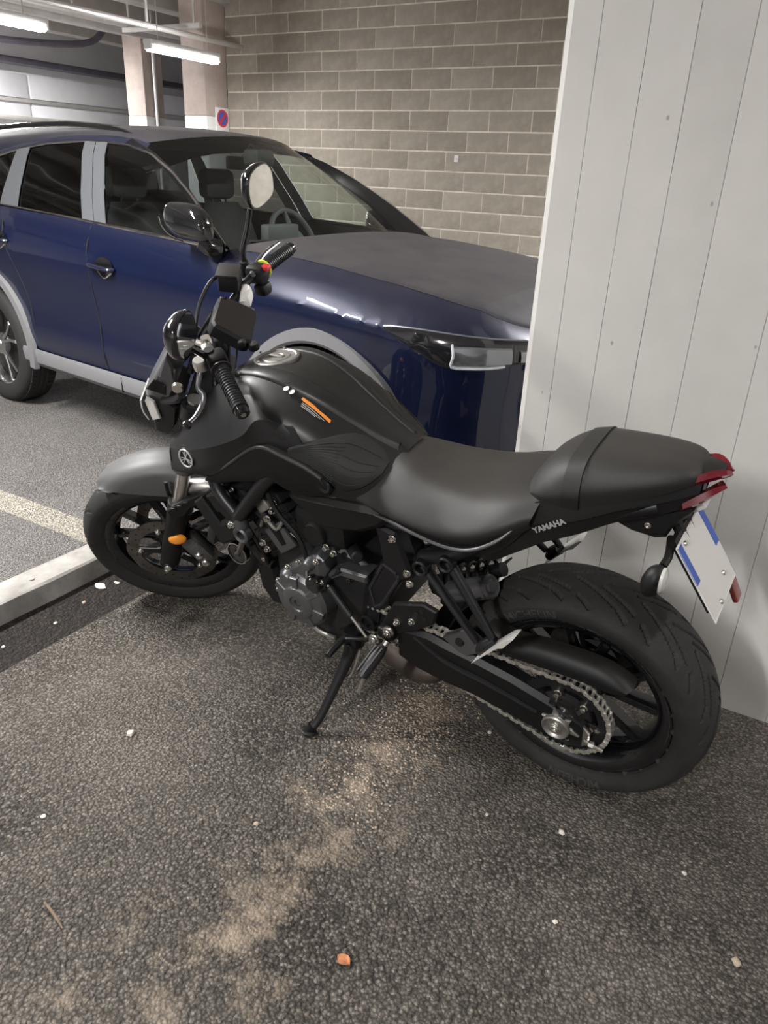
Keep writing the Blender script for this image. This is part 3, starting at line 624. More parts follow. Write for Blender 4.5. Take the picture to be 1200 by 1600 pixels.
# interior
b=MB(); rr=[[(2.15+.10*(1-f*f),f*.70,1.045),(1.95+.08*(1-f*f),f*.72,1.075),(1.72,f*.72,1.04),(1.62,f*.72,.92),(1.70,f*.72,.6)] for f in np.linspace(-1,1,9)]
grid(b,rr,nv=4); b.build('dashboard','car_interior',car)
b=MB(); bbox(b,(1.70,0.0,1.09),(.06,.26,.13),.01); b.build('display','car_interior_mid',car)
b=MB(); R=Matrix.Rotation(math.radians(62),3,'Y'); lathe(b,[(.185+.017*math.cos(a),.017*math.sin(a)) for a in np.linspace(0,2*PI,10,endpoint=False)],(1.50,.36,1.04),'z',32,closed=True,R=R)
for a in (0,2.1,-2.1):
    e=R@Vector((.18*math.cos(a+PI),.18*math.sin(a+PI),0)); rod(b,(1.52,.36,1.03),(1.50+e.x,.36+e.y,1.04+e.z),.016,8)
lathe(b,[(0,-.01),(.07,-.01),(.075,.02),(0,.03)],(1.51,.36,1.035),'z',20,R=R); b.build('steering_wheel','car_interior_mid',car)
def seat(x,y):
    b=MB(); rr=[]
    for t,(px,pz,hw,th) in enumerate([(0.05,.62,.22,.10),(-.02,.78,.24,.11),(-.08,.95,.24,.11),(-.14,1.12,.22,.09),(-.18,1.22,.15,.06)]):
        rr.append([(x+px+th*math.cos(a)*.6,y+hw*math.sin(a),pz) for a in np.linspace(0,2*PI,16,endpoint=False)])
    grid(b,rr,nu=4,cv=True,capu=True); bbox(b,(x+.28,y,.60),(.52,.48,.16),.05)
    s_=b.build('seat','car_interior',car)
    b=MB(); bbox(b,(x-.22,y,1.32),(.10,.27,.17),.04); rod(b,(x-.20,y-.06,1.2),(x-.21,y-.06,1.28),.008); rod(b,(x-.20,y+.06,1.2),(x-.21,y+.06,1.28),.008); b.build('headrest','car_interior',s_)
seat(1.05,.37); seat(1.05,-.37)
b=MB(); bbox(b,(.25,0,.95),(.18,1.2,.62),.05); bbox(b,(.45,0,.60),(.5,1.2,.16),.05); b.build('rear_bench','car_interior',car)
b=MB(); bbox(b,(1.42,0,1.44),(.025,.24,.065),.012); rod(b,(1.44,0,1.47),(1.50,0,1.53),.012); bbox(b,(1.55,0,1.47),(.12,.14,.08),.02); b.build('rear_view_mirror','car_interior',car)
for s in (-1,1):
    b=MB(); rr=[[(x,s*.80,.45),(x,s*.80,.9),(x,s*.815,belt(x)-.01)] for x in np.linspace(-.6,2.1,12)]
    grid(b,rr); b.build('door_lining','car_interior',car)
b=MB(); rr=[[(x,f*.58,1.50+.06*(1-f*f)+.0*x) for f in np.linspace(-1,1,7)] for x in (-.8,-.3,.3,.8,1.2)]; grid(b,rr); b.build('headliner','car_interior_mid',car)
# wheels
def car_wheel_meshes():
    b=MB()
    lathe(b,[(.255,.0),(.258,-.012),(.244,-.02),(.235,-.045),(.228,-.12),(.235,-.2),(.25,-.21)],(0,0,0),'y',60)
    for k in range(5):
        for d in (-.19,.19):
            a=2*PI*k/5+PI/2; a0=a+d*.42; a1=a+d*1.25
            p=[(.05,a0-.22),(.05,a0+.22),(.15,a0+d*.4+.055),(.246,a1+.045),(.246,a1-.045),(.15,a0+d*.4-.055)]
            P=[(r*math.cos(t),-.03+(.015 if r>.2 else (-.005 if r<.1 else 0.004)),r*math.sin(t)) for r,t in p]; plate(b,P,(0,.016,0),.003)
    lathe(b,[(.0,-.012),(.03,-.012),(.034,-.018),(.065,-.022),(.07,-.06)],(0,0,0),'y',24)
    rim=b
    t=MB(); pr=[(.250,-.004),(.262,.004),(.285,.012),(.315,.013),(.338,.006),(.350,-.008),(.357,-.03),(.360,-.06),(.360,-.165),(.357,-.195),(.346,-.22),(.31,-.235),(.27,-.235),(.252,-.215)]
    lathe(t,pr,(0,0,0),'y',72)
    for k in range(72):
        a=2*PI*k/72
        for yy in (-.045,-.18):
            c=(.3615*math.cos(a),yy,.3615*math.sin(a)); R=Matrix.Rotation(-a,3,'Y'); box(t,c,(.006,.035,.024),R=R)
    for yy in (-.075,-.11,-.15):
        lathe(t,[(.360,yy-.012),(.3635,yy-.01),(.3635,yy+.01),(.360,yy+.012)],(0,0,0),'y',72)
    return rim,t
rim,tyr=car_wheel_meshes()
bd=MB(); lathe(bd,[(0,-.10),(.225,-.10),(.225,-.09),(0,-.09)],(0,0,0),'y',40)
first=None
for w in WX:
    for s in (-1,1):
        if first is None:
            ro=rim.build('wheel','car_alloy',car,ang=30); to=tyr.build('tyre','car_tyre',ro,ang=40); do=bd.build('brake_backing','car_black',ro); first=(ro,to,do)
        else:
            ro=bpy.data.objects.new('wheel',first[0].data); COL.objects.link(ro); ro.parent=car
            for n_,src in (('tyre',first[1]),('brake_backing',first[2])):
                q=bpy.data.objects.new(n_,src.data); COL.objects.link(q); q.parent=ro
        ro.location=(w,s*.90,.36); ro.rotation_euler=(0,.3 if w else .12,PI if s<0 else 0)

# ================================================================ the black motorcycle (built upright at the origin: x forward, y left, z up)
mat('bike_satin',(0.007,0.007,0.0075),0.43,spec=0.42,coat=0.08,coatr=0.25,dust=0.06,vscale=20)
mat('bike_grey_paint',(0.035,0.035,0.038),0.36,metal=0.3,coat=0.4,coatr=0.2,dust=0.1,vscale=20)
mat('bike_matte',(0.0065,0.0065,0.007),0.5,spec=0.34,bump=0.1,bscale=700,dust=0.05,vscale=20)
mat('bike_fender',(0.075,0.075,0.077),0.5,bump=0.1,bscale=600)
mat('bike_gloss',(0.006,0.006,0.007),0.12,coat=0.7)
mat('bike_frame',(0.008,0.008,0.009),0.38,spec=0.45)
mat('bike_rubber',(0.012,0.0115,0.011),0.72,bump=0.25,bscale=260,var=0.35,vscale=9)
mat('bike_rubber_worn',(0.019,0.0175,0.0165),0.75,bump=0.3,bscale=220,var=0.3,vscale=14)
mat('grip_rubber',(0.014,0.014,0.015),0.45)
mat('bike_vinyl',(0.016,0.0155,0.015),0.50,spec=0.5,bump=0.22,bscale=900,dust=0.10,vscale=10)
mat('bike_vinyl_band',(0.009,0.009,0.009),0.55,bump=0.2,bscale=900,dust=0.08)
mat('bike_alu',(0.62,0.61,0.59),0.28,metal=1.0)
mat('bike_dull_alu',(0.38,0.37,0.35),0.45,metal=0.9,var=0.25,vscale=30)
mat('bike_cover',(0.13,0.13,0.134),0.40,metal=0.7)
mat('bike_crankcase',(0.020,0.020,0.021),0.42,metal=0.4,var=0.2,vscale=25)
mat('bike_bolt',(0.72,0.70,0.66),0.25,metal=1.0)
mat('bike_chain',(0.58,0.56,0.52),0.4,metal=0.8,var=0.3,vscale=90)
mat('bike_disc',(0.16,0.15,0.14),0.35,metal=0.9,var=0.3,vscale=20)
mat('bike_orange',(0.85,0.30,0.02),0.2,coat=1.0)
mat('bike_red_lens',(0.13,0.006,0.014),0.15,coat=1.0)
mat('bike_red_dull',(0.22,0.035,0.03),0.35,coat=0.3)
mat('bike_clear_lens',(0.55,0.54,0.52),0.15,coat=1.0)
mat('bike_screen',(0.006,0.006,0.007),0.06,coat=1.0)
mat('mirror_glass',(0.62,0.63,0.64),0.03,metal=1.0)
mat('bike_exhaust',(0.085,0.068,0.058),0.5,metal=0.6,var=0.4,vscale=12)
mat('sticker_white',(0.62,0.61,0.59),0.5); mat('sticker_grey',(0.42,0.41,0.40),0.5); mat('sticker_orange',(0.75,0.25,0.04),0.5); mat('switch_red',(0.5,0.03,0.04),0.4); mat('ring_yellow',(0.62,0.66,0.05),0.4)
mat('logo_silver',(0.55,0.55,0.55),0.35,metal=0.5)
mat('plate_white',(0.66,0.65,0.62),0.45); mat('plate_blue',(0.04,0.10,0.42),0.4)
mat('peg_metal',(0.70,0.69,0.66),0.45,metal=0.35)
mat('bike_cowl_paint',(0.10,0.10,0.105),0.33,metal=0.5,coat=0.4,coatr=0.15)
mat('bike_lever',(0.16,0.16,0.165),0.3,metal=0.9)
mat('bike_rail',(0.03,0.03,0.032),0.28,metal=0.3,spec=0.6)
mat('bike_arm',(0.006,0.006,0.0065),0.46,spec=0.32)
mat('tyre_letters',(0.045,0.042,0.04),0.7)
mat('radiator_fin',(0.04,0.04,0.042),0.5,metal=0.6)
bike=empty('motorcycle'); 
BM=Matrix(((-0.99934,-0.03571,-0.00699,-0.3080),(0.03638,-0.98077,-0.19176,1.6277),(0.0,-0.19198,0.98139,0.0045),(0,0,0,1)))
bike.matrix_world=BM
tag(bike,'black naked motorcycle leaning on its side stand on the asphalt','motorcycle')
CAST=math.radians(24.8); SAX=Vector((-math.sin(CAST),0,math.cos(CAST))); SMAT=Matrix.Rotation(0.5851,3,SAX); SO=Vector((1.49,0,0))
def st(v): return tuple(SMAT@(Vector(v)-SO)+SO)
def P(name,b,m,parent=None,ang=35,steer=False): return b.build(name,m,parent or bike,ang,xf=st if steer else None)
def both(fn):
    for s in (1,-1): fn(s)
def mir(b,s):
    if s<0: b.v=[(x,-y,z) for x,y,z in b.v]; b.f=[f[::-1] for f in b.f]
    return b
# ---------------------------------------------------------------- wheels
def tyre(R,prof,nt,nv,grooves,gd):
    pr=crv(prof,nv); K=len(pr); th=np.linspace(0,2*PI,nt,endpoint=False)
    yy=pr[:,0][None,:]; dr=pr[:,1][None,:]; U=(th*R)[:,None]; dep=np.zeros((nt,K)); C_=2*PI*R
    for (u0,v0,u1,v1,w) in grooves:
        d=np.array([u1-u0,v1-v0]); L2=d@d
        du=(U-u0+C_/2)%C_-C_/2; dv=yy-v0
        t=np.clip((du*d[0]+dv*d[1])/L2,0,1); ds=np.sqrt((du-t*d[0])**2+(dv-t*d[1])**2)
        dep=np.maximum(dep,gd*np.clip((w-ds)/(w*.5),0,1)*(t>=0))
    r=R+dr-dep
    X=r*np.cos(th)[:,None]; Z=r*np.sin(th)[:,None]; Yv=np.broadcast_to(yy,r.shape)
    A=np.stack([X,Yv,Z],2); b=MB(); grid(b,A,cu=True); return b
def groove_set(n,C_,segs,w):
    g=[]
    for k in range(n):
        u=C_*k/n
        for (a,va,c,vc) in segs:
            g.append((u+a,va,u+c,vc,w)); g.append((u+a+C_/n*.5,-va,u+c+C_/n*.5,-vc,w))
    return g
RPF=[(.070,-.080),(.080,-.074),(.0885,-.058),(.0905,-.044),(.086,-.031),(.070,-.0175),(.046,-.0075),(.022,-.0018),(0,0)]; RPF=RPF+[(-y,d) for y,d in RPF[-2::-1]]
FPF=[(.047,-.078),(.053,-.068),(.0595,-.050),(.0605,-.040),(.056,-.027),(.042,-.0135),(.022,-.0035),(0,0)]; FPF=FPF+[(-y,d) for y,d in FPF[-2::-1]]
CR_=2*PI*.315
gr=groove_set(13,CR_,[(0,.004,.105,.050),(.112,.053,.140,.070),(.062,.010,.150,.044),(.020,.054,.055,.074)],.0042)
def rimmesh(rf,hw,drop):
    b=MB(); lathe(b,[(rf,hw),(rf+.004,hw-.004),(rf-.004,hw-.010),(rf-.022,hw-.016),(rf-drop,hw-.040),(rf-drop-.004,0),(rf-drop,-hw+.040),(rf-.022,-hw+.016),(rf-.004,-hw+.010),(rf+.004,-hw+.004),(rf,-hw),
        (rf-.010,-hw+.002),(rf-.034,-hw+.018),(rf-drop-.012,-hw+.042),(rf-drop-.016,0),(rf-drop-.012,hw-.042),(rf-.034,hw-.018),(rf-.010,hw-.002)],(0,0,0),'y',96,closed=True); return b
def spokes(b,r0,r1,n,th,ph,wd):
    for k in range(n):
        for d in (-1,1):
            a=2*PI*k/n+ph; a0=a+d*.16; a1=a+d*.30
            q=[(r0,a0-wd/r0*.9),(r0,a0+wd/r0*.9),(r1,a1+wd/r1),(r1,a1-wd/r1)]
            Q=[(r*math.cos(t),-th/2,r*math.sin(t)) for r,t in q]; plate(b,Q,(0,th,0),.006)
    return b
def at(b,c): b.v=[(x+c[0],y+c[1],z+c[2]) for x,y,z in b.v]; return b
RC=(0.0,0,.312); FC=(1.405,0,.298)
b=rimmesh(.232,.072,.032); spokes(b,.050,.196,5,.034,.35,.013); lathe(b,[(.0,.055),(.05,.055),(.062,.04),(.062,-.05),(.05,-.06),(0,-.06)],(0,0,0),'y',32)
rw=P('rear_wheel',at(b,RC),'bike_gloss')
P('tyre',at(tyre(.315,RPF,960,6,gr,.0065),RC),'bike_rubber_worn',rw,ang=50)
# raised lettering on the left sidewall
vs,fs=text_mesh('MICHELIN',.030,.0,.0006); b=MB()
def wrapt(vs,ac,rc,y0):
    out=[]
    for x,y,z in vs:
        a=ac+x/rc; r=rc+y; out.append((RC[0]+r*math.cos(a),y0+z,RC[2]+r*math.sin(a)))
    return out
def sidey(r): return float(np.interp(.315-r,[.031,.044,.058,.074,.080],[.086,.0905,.0885,.080,.070]))
def lift(vs): return [(x,sidey(math.hypot(x-RC[0],z-RC[2]))+.0026,z) for x,y,z in vs]
for ac in (-PI/2-.12,PI/2-.45):
    b=MB(); b.add(lift(wrapt(vs,ac,.262,0.0)),fs); P('tyre_lettering',b,'tyre_letters',rw)
b=MB(); lathe(b,[(.1225,.003),(.06,.003),(.06,-.003),(.1225,-.003)],(0,-.085,.312),'y',60,closed=True); P('rear_brake_disc',b,'bike_disc',rw)
# sprocket and chain
SPY=.122; b=MB(); tv=[]
lathe(b,[(.108,.003),(.082,.003),(.082,-.003),(.108,-.003)],(0,SPY,.312),'y',86,closed=True)
for k in range(43):
    a=2*PI*k/43; R=Matrix.Rotation(-a,3,'Y'); box(b,(.109*math.cos(a),SPY,.312+.109*math.sin(a)),(.008,.006,.006),R=R)
for k in range(6):
    a=2*PI*k/6+.25; q=[(.05,a-.3),(.05,a+.3),(.084,a+.2),(.084,a-.2)]; plate(b,[(r*math.cos(t),SPY-.004,.312+r*math.sin(t)) for r,t in q],(0,.007,0),.001)
sp=P('rear_sprocket',b,'bike_frame')
b=MB(); lathe(b,[(.0,.02),(.045,.02),(.05,.012),(.066,.006),(.07,-.002),(.07,-.04)],(0,SPY-.006,.312),'y',36); P('sprocket_carrier',b,'bike_gloss',sp)
for k in range(6):
    a=2*PI*k/6+.25; b=MB(); hexbolt(b,(.066*math.cos(a),SPY+.003,.312+.066*math.sin(a)),.007,.014); P('sprocket_bolt',b,'bike_bolt',sp)
def chain_path():
    c0=np.array([0,.312]); r0=.1105; c1=np.array([.565,.385]); r1=.040
    d=c1-c0; L=np.linalg.norm(d); a=math.atan2(d[1],d[0]); g=math.acos((r0-r1)/L); pts=[]
    up,dn=a+g,a-g
    for t in np.linspace(up,dn+2*PI,90): pts.append(c0+r0*np.array([math.cos(t),math.sin(t)]))
    for t in np.linspace(dn,up,30): pts.append(c1+r1*np.array([math.cos(t),math.sin(t)]))
    pts.append(pts[0]); pts=np.array(pts); s=np.concatenate([[0],np.cumsum(np.linalg.norm(np.diff(pts,axis=0),axis=1))])
    n=int(round(s[-1]/.015875/2))*2; q=np.linspace(0,s[-1],n,endpoint=False); return np.stack([np.interp(q,s,pts[:,0]),np.interp(q,s,pts[:,1])],1)
cp_=chain_path(); b=MB(); n=len(cp_)
for k in range(n):
    p,q=cp_[k],cp_[(k+1)%n]; m=(p+q)/2; d=q-p; a=math.atan2(d[1],d[0]); oy=.0105 if k%2 else .0075
    sh=[(-.0115,-.002),(-.0095,-.006),(-.004,-.0062),(0,-.0045),(.004,-.0062),(.0095,-.006),(.0115,-.002),(.0115,.002),(.0095,.006),(.004,.0062),(0,.0045),(-.004,.0062),(-.0095,.006),(-.0115,.002)]
    for s in (1,-1):
        Q=[(m[0]+x*math.cos(a)-z*math.sin(a),SPY+s*oy,m[1]+x*math.sin(a)+z*math.cos(a)) for x,z in sh]; plate(b,Q,(0,s*.002,0))
    rod(b,(p[0],SPY-.0135,p[1]),(p[0],SPY+.0135,p[1]),.0042,8)
tag(P('drive_chain',b,'bike_chain'),'grey roller chain',kind='stuff')
# front wheel
b=rimmesh(.230,.048,.030); spokes(b,.045,.196,5,.028,.5,.011); lathe(b,[(0,.05),(.035,.05),(.045,.04),(.045,-.04),(.035,-.05),(0,-.05)],(0,0,0),'y',28)
fw=P('front_wheel',at(b,FC),'bike_gloss',steer=True)
g2=groove_set(13,2*PI*.3,[(0,.008,.06,.030),(.06,.034,.085,.047),(.04,.006,.075,.018)],.0038)
P('tyre',at(tyre(.300,FPF,720,5,g2,.0050),FC),'bike_rubber',fw,ang=50,steer=True)
for s in (1,-1):
    b=MB(); wav=[]
    n=120; out=[(.1475+.0018*math.sin(10*2*PI*k/n),2*PI*k/n) for k in range(n)]
    A=[[(r*math.cos(a),s*.066-.0025,r*math.sin(a)),(r*math.cos(a),s*.066+.0025,r*math.sin(a)),(.108*math.cos(a),s*.066+.0025,.108*math.sin(a)),(.108*math.cos(a),s*.066-.0025,.108*math.sin(a))] for r,a in out]
    grid(b,A,cu=True,cv=True); dk=P('brake_disc',at(b,FC),'bike_disc',fw,steer=True)
    b=MB()
    for k in range(30):
        a=2*PI*k/30; r=(.122,.132,.140)[k%3]; disc(b,(r*math.cos(a),s*.066,r*math.sin(a)),.0032,.0056,seg=8)
    P('disc_holes',at(b,FC),'car_black',dk,steer=True)['kind']='stuff'
    b=MB()
    for k in range(5):
        a=2*PI*k/5+.2; q=[(.040,a-.35),(.040,a+.35),(.109,a+.10),(.109,a-.10)]; plate(b,[(r*math.cos(t),s*.060,r*math.sin(t)) for r,t in q],(0,s*.008,0),.002)
    P('disc_carrier',at(b,FC),'bike_frame',dk,steer=True)
    for k in range(5):
        a=2*PI*k/5+.2; b=MB(); hexbolt(b,(FC[0]+.103*math.cos(a),s*.069,FC[2]+.103*math.sin(a)),.007,.008,sgn=s); P('disc_button',b,'bike_bolt',dk,steer=True)
# ---------------------------------------------------------------- fork
D_=np.array([-math.sin(CAST),0,math.cos(CAST)])
def fk(y,l,dx=0.0): return (1.405+D_[0]*l+dx,y,.298+D_[2]*l)
for s in (1,-1):
    b=MB(); tube(b,[fk(s*.102,-.02),fk(s*.103,.02),fk(s*.104,.08),fk(s*.104,.20),fk(s*.104,.285),fk(s*.104,.295)],[.027,.032,.032,.032,.034,.031],20,3); sl_=P('fork_slider',b,'bike_matte',steer=True)
    b=MB(); disc(b,(1.405,s*.100,.298),.030,.05,bev=.006); disc(b,(1.405,s*.130,.298),.017,.012,bev=.003); P('axle_clamp',b,'bike_frame',sl_,steer=True)
    b=MB(); rod(b,fk(s*.104,.28),fk(s*.104,.70),.0205,20); P('fork_tube',b,'bike_alu',steer=True)
    b=MB(); plate(b,[(1.316,s*.122,.560),(1.290,s*.122,.578),(1.234,s*.122,.604),(1.150,s*.122,.634),(1.149,s*.122,.606),(1.239,s*.122,.566),(1.268,s*.122,.535),(1.312,s*.122,.520)],(0,s*.018,0),.004)
    for q in ((1.29,.556),(1.268,.566),(1.245,.577)): box(b,(q[0],s*.140,q[1]+.012),(.014,.004,.010))
    P('fork_guard',b,'bike_matte',steer=True)
    b=MB(); lathe(b,[(0,.010),(.012,.009),(.020,.005),(.023,0),(.023,-.006),(0,-.006)],(0,0,0),'y',28); b.v=[(x*1.22+1.330,s*(y+.134),z*.92+.428) for x,y,z in b.v]; P('side_reflector',b,'bike_orange',steer=True)
    b=MB(); bbox(b,(1.300,s*.094,.345),(.055,.05,.12),.012,R=Matrix.Rotation(.35,3,'Y')); bbox(b,(1.285,s*.115,.34),(.04,.018,.085),.008,R=Matrix.Rotation(.35,3,'Y')); ca=P('brake_caliper',b,'bike_cover',steer=True)
    for q in ((1.292,.334),(1.281,.298)):
        b=MB(); lathe(b,[(0,.010),(.010,.010),(.013,.006),(.013,0)],(q[0],s*.122,q[1]),'y',16) if s>0 else lathe(b,[(0,-.010),(.010,-.010),(.013,-.006),(.013,0)],(q[0],-.122,q[1]),'y',16); P('caliper_bolt',b,'bike_bolt',ca,steer=True)
b=MB(); rod(b,(1.405,-.14,.298),(1.405,.14,.298),.012,16,.002); P('front_axle',b,'bike_alu',steer=True)
for l,nm in ((.46,'lower_clamp'),(.66,'upper_clamp')):
    b=MB(); c=np.array(fk(0,l)); R=Matrix.Rotation(-CAST,3,'Y'); bbox(b,(c[0]-.03,0,c[2]),(.10,.26,.045),.014,R=R)
    for s in (1,-1): q=fk(s*.104,l); lathe(b,[(.022,-.025),(.034,-.022),(.034,.022),(.022,.025)],q,'z',24,R=R)
    P(nm,b,'bike_frame' if l>.5 else 'bike_cover',steer=True)
b=MB(); tube(b,[(1.10,0,.66),(1.07,0,.85)],.035,16,1); P('steering_head',b,'bike_frame')
# chrome top of the fork and horizontal stay seen under the scoop
b=MB(); tube(b,[(1.27,.075,.595),(1.20,.095,.612),(1.13,.10,.598)],[.022,.024,.024],14,4); P('fork_brace',b,'bike_dull_alu',steer=True)
b=MB(); tube(b,[(1.305,.085,.63),(1.312,.088,.58),(1.30,.088,.54),(1.30,.08,.50)],.006,8,4); P('brake_hose',b,'bike_matte',steer=True)
# front fender
rows=[]
for a,r0,rl,w in ((63,.331,.327,.55),(67,.336,.322,.85),(74,.343,.306,1),(83,.351,.282,1),(92,.360,.270,1),(101,.369,.266,1),(110,.374,.268,1),(120,.372,.276,1),(132,.362,.292,1),(145,.350,.312,.95)):
    t=math.radians(a); row=[]
    for y,r in ((0,r0),(.028*w,r0-.001),(.052*w,r0-.012),(.064*w,r0-.028 if rl<r0-.03 else rl+.003),(.069*w,(r0+rl)/2-.012 if rl<r0-.04 else rl+.001),(.070*w,rl)):
        row.append((FC[0]+r*math.cos(t),y,FC[2]+r*math.sin(t)))
    rows.append(row)
rows=np.array(rows); full=np.concatenate([rows[:,::-1]*np.array([1,-1,1]),rows[:,1:]],1)
b=MB(); grid(b,full,nu=5,nv=3,thick=.003); P('front_fender',b,'bike_fender',steer=True,ang=50)
# ---------------------------------------------------------------- headlight
b=MB()
HO=[(1.138,1.080),(1.199,1.007),(1.252,.945),(1.262,.925),(1.235,.905),(1.19,.93),(1.150,.975),(1.135,1.04)]
rows=[]
for y,k in ((-.095,.55),(-.085,.82),(-.05,1.0),(0,1.04),(.05,1.0),(.085,.82),(.095,.55)):
    c=np.array([1.16,1.0]); rows.append([(c[0]+(x-c[0])*k,y*(1 if x<1.2 else .8),c[1]+(z-c[1])*(k*.6+.4)) for x,z in HO])
grid(b,rows,nu=3,cv=True,capu=True); hl=P('headlight_cowl',b,'bike_cowl_paint',steer=True,ang=30)
b=MB(); HL2=[(1.262,.930),(1.275,.895),(1.272,.845),(1.285,.800),(1.24,.800),(1.20,.835),(1.165,.90),(1.19,.925)]
rows=[]
for y,k in ((-.088,.6),(-.078,.88),(-.05,1.0),(0,1.0),(.05,1.0),(.078,.88),(.088,.6)):
    c=np.array([1.21,.87]); rows.append([(c[0]+(x-c[0])*k,y*(1 if x<1.25 else .75),c[1]+(z-c[1])*(k*.5+.5)) for x,z in HL2])
grid(b,rows,nu=3,cv=True,capu=True); P('headlight_body',b,'bike_matte',steer=True,ang=30)
b=MB(); rr=[[(1.283+.004,y*.7,.905),(1.292,y*.75,.872),(1.288,y*.72,.838)] for y in np.linspace(-.07,.07,7)]; grid(b,rr,nv=3,thick=.004); P('headlight_lens',b,'bike_clear_lens',hl,steer=True)
for s in (1,-1):
    b=MB(); plate(b,[(1.262,s*.060,.915),(1.247,s*.074,.935),(1.232,s*.077,.92),(1.236,s*.075,.86),(1.262,s*.064,.85)],(0.004,s*.006,0),.002); P('running_light',b,'bike_clear_lens',hl,steer=True)
    b=MB(); plate(b,[(1.245,s*.066,.955),(1.205,s*.086,.995),(1.18,s*.090,.975),(1.19,s*.088,.945)],(0,s*.004,0),.001); P('cowl_recess',b,'bike_gloss',hl,steer=True)
    b=MB(); tube(b,[(1.21,s*.075,.915),(1.15,s*.12,.95),(1.13,s*.13,.97)],.011,10,3); P('headlight_stay',b,'bike_frame',steer=True)
    b=MB(); lathe(b,[(0,.010),(.013,.008),(.016,0)],(1.134,s*.125,.99),'y',14) if s>0 else lathe(b,[(0,-.010),(.013,-.008),(.016,0)],(1.134,-.125,.99),'y',14); P('stay_bolt',b,'bike_bolt',steer=True)
# ---------------------------------------------------------------- handlebar and controls
LE=(.902,.375,1.093); LI=(.961,.25,1.118); RE=(.880,-.375,1.067); RI=(.936,-.25,1.083)
b=MB(); tube(b,[LE,LI,(.995,.18,1.112),(1.022,.10,1.072),(1.028,.05,1.056),(1.028,-.05,1.056),(1.012,-.10,1.070),(.972,-.18,1.088),RI,RE],.011,14,5); P('handlebar',b,'bike_frame',steer=True)
def lerp(a,c,t): return tuple(a[i]+(c[i]-a[i])*t for i in range(3))
for nm,I_,E_ in (('L',LI,LE),('R',RI,RE)):
    b=MB(); pr=[lerp(I_,E_,t) for t in (0,.03,.05,.5,.93,.97)]; tube(b,pr,[.024,.024,.0175,.0165,.0175,.019],18,3)
    for t in np.linspace(.12,.88,14): 
        q=lerp(I_,E_,t); q2=lerp(I_,E_,t+.02); tube(b,[q,q2],.0185,16,1)
    g=P('grip',b,'grip_rubber',steer=True)
    b=MB(); rod(b,lerp(I_,E_,.965),lerp(I_,E_,1.10),.0165,18,.004); P('bar_end',b,'bike_gloss',g,steer=True)
    b=MB(); rod(b,lerp(I_,E_,1.10),lerp(I_,E_,1.108),.006,10); P('bar_end_screw',b,'bike_bolt',g,steer=True)
# left: switch block, perch, lever
b=MB(); Rl=Vector(LE)-Vector(LI); Rl=Rl.to_track_quat('Z','X').to_matrix()
bbox(b,lerp(LI,LE,-.22),(.045,.048,.045),.012,R=Rl); P('switch_block',b,'bike_matte',steer=True)
b=MB(); bbox(b,(1.000,.185,1.118),(.05,.028,.032),.008,R=Rl); lathe(b,[(.0,.012),(.016,.012),(.019,.006),(.019,-.012),(0,-.012)],(1.012,.225,1.122),'z',18); P('clutch_perch',b,'bike_alu',steer=True)
b=MB(); lathe(b,[(0,.012),(.011,.012),(.013,.006),(.013,-.006)],(1.004,.165,1.140),'z',14); tube(b,[(1.012,.165,1.130),(1.045,.13,1.12),(1.07,.06,1.08)],.008,10,4); P('cable_adjuster',b,'bike_bolt',steer=True)
b=MB(); tube(b,[(1.012,.222,1.122),(1.018,.240,1.103),(1.022,.268,1.086),(1.012,.280,1.076),(1.016,.300,1.060),(1.028,.328,1.052),(1.042,.348,1.050)],[.009,.0075,.0065,.0075,.0075,.0065,.006],12,4,flat=.6); bm2=MB(); 
lv=P('clutch_lever',b,'bike_lever',steer=True)
b=MB(); lathe(b,[(0,.011),(.007,.009),(.0105,.0),(.007,-.009),(0,-.011)],(1.044,.351,1.049),'z',14); P('lever_ball',b,'bike_gloss',lv,steer=True)
# right: throttle, switch, brake lever, reservoir
Rr=(Vector(RE)-Vector(RI)).to_track_quat('Z','X').to_matrix()
b=MB(); bbox(b,lerp(RI,RE,-.22),(.052,.058,.05),.016,R=Rr); bbox(b,lerp((RI[0]-.005,RI[1],RI[2]-.045),(RE[0],RE[1],RE[2]-.045),-.25),(.035,.04,.04),.010,R=Rr); sw=P('switch_block',b,'bike_matte',steer=True)
b=MB(); c=lerp(RI,RE,-.20); bbox(b,(c[0]-.026,c[1]+.006,c[2]+.016),(.014,.026,.024),.005,R=Rr); P('kill_switch',b,'switch_red',sw,steer=True)
b=MB(); rod(b,lerp(RI,RE,-.03),lerp(RI,RE,.03),.0255,20,.002); P('throttle_ring',b,'ring_yellow',steer=True)
b=MB(); tube(b,[(.955,-.19,1.100),(.950,-.25,1.100),(.935,-.31,1.098),(.905,-.375,1.092)],[.010,.009,.008,.006],10,4,flat=.6); P('brake_lever',b,'bike_lever',steer=True)
b=MB(); bbox(b,(1.005,-.150,1.117),(.055,.062,.046),.008,R=Matrix.Rotation(-.2,3,'Y')); rs=P('brake_reservoir',b,'bike_matte',steer=True)
b=MB(); bbox(b,(1.003,-.150,1.142),(.058,.066,.008),.003,R=Matrix.Rotation(-.2,3,'Y')); P('reservoir_cap',b,'bike_vinyl_band',rs,steer=True)
b=MB(); bbox(b,(.966,-.125,1.075),(.024,.055,.034),.008); rod(b,(.97,-.15,1.09),(.972,-.10,1.07),.013,12); P('master_cylinder',b,'plate_white',steer=True)
b=MB(); tube(b,[(.985,-.14,1.08),(1.02,-.11,1.05),(1.07,-.06,1.0),(1.12,.0,.93)],.007,8,5); P('brake_line',b,'bike_matte',steer=True)
b=MB(); tube(b,[(1.02,-.15,1.135),(1.045,-.12,1.135),(1.072,-.08,1.11),(1.09,-.04,1.075),(1.10,.0,1.03)],.005,8,5); P('throttle_cable',b,'bike_frame',steer=True)
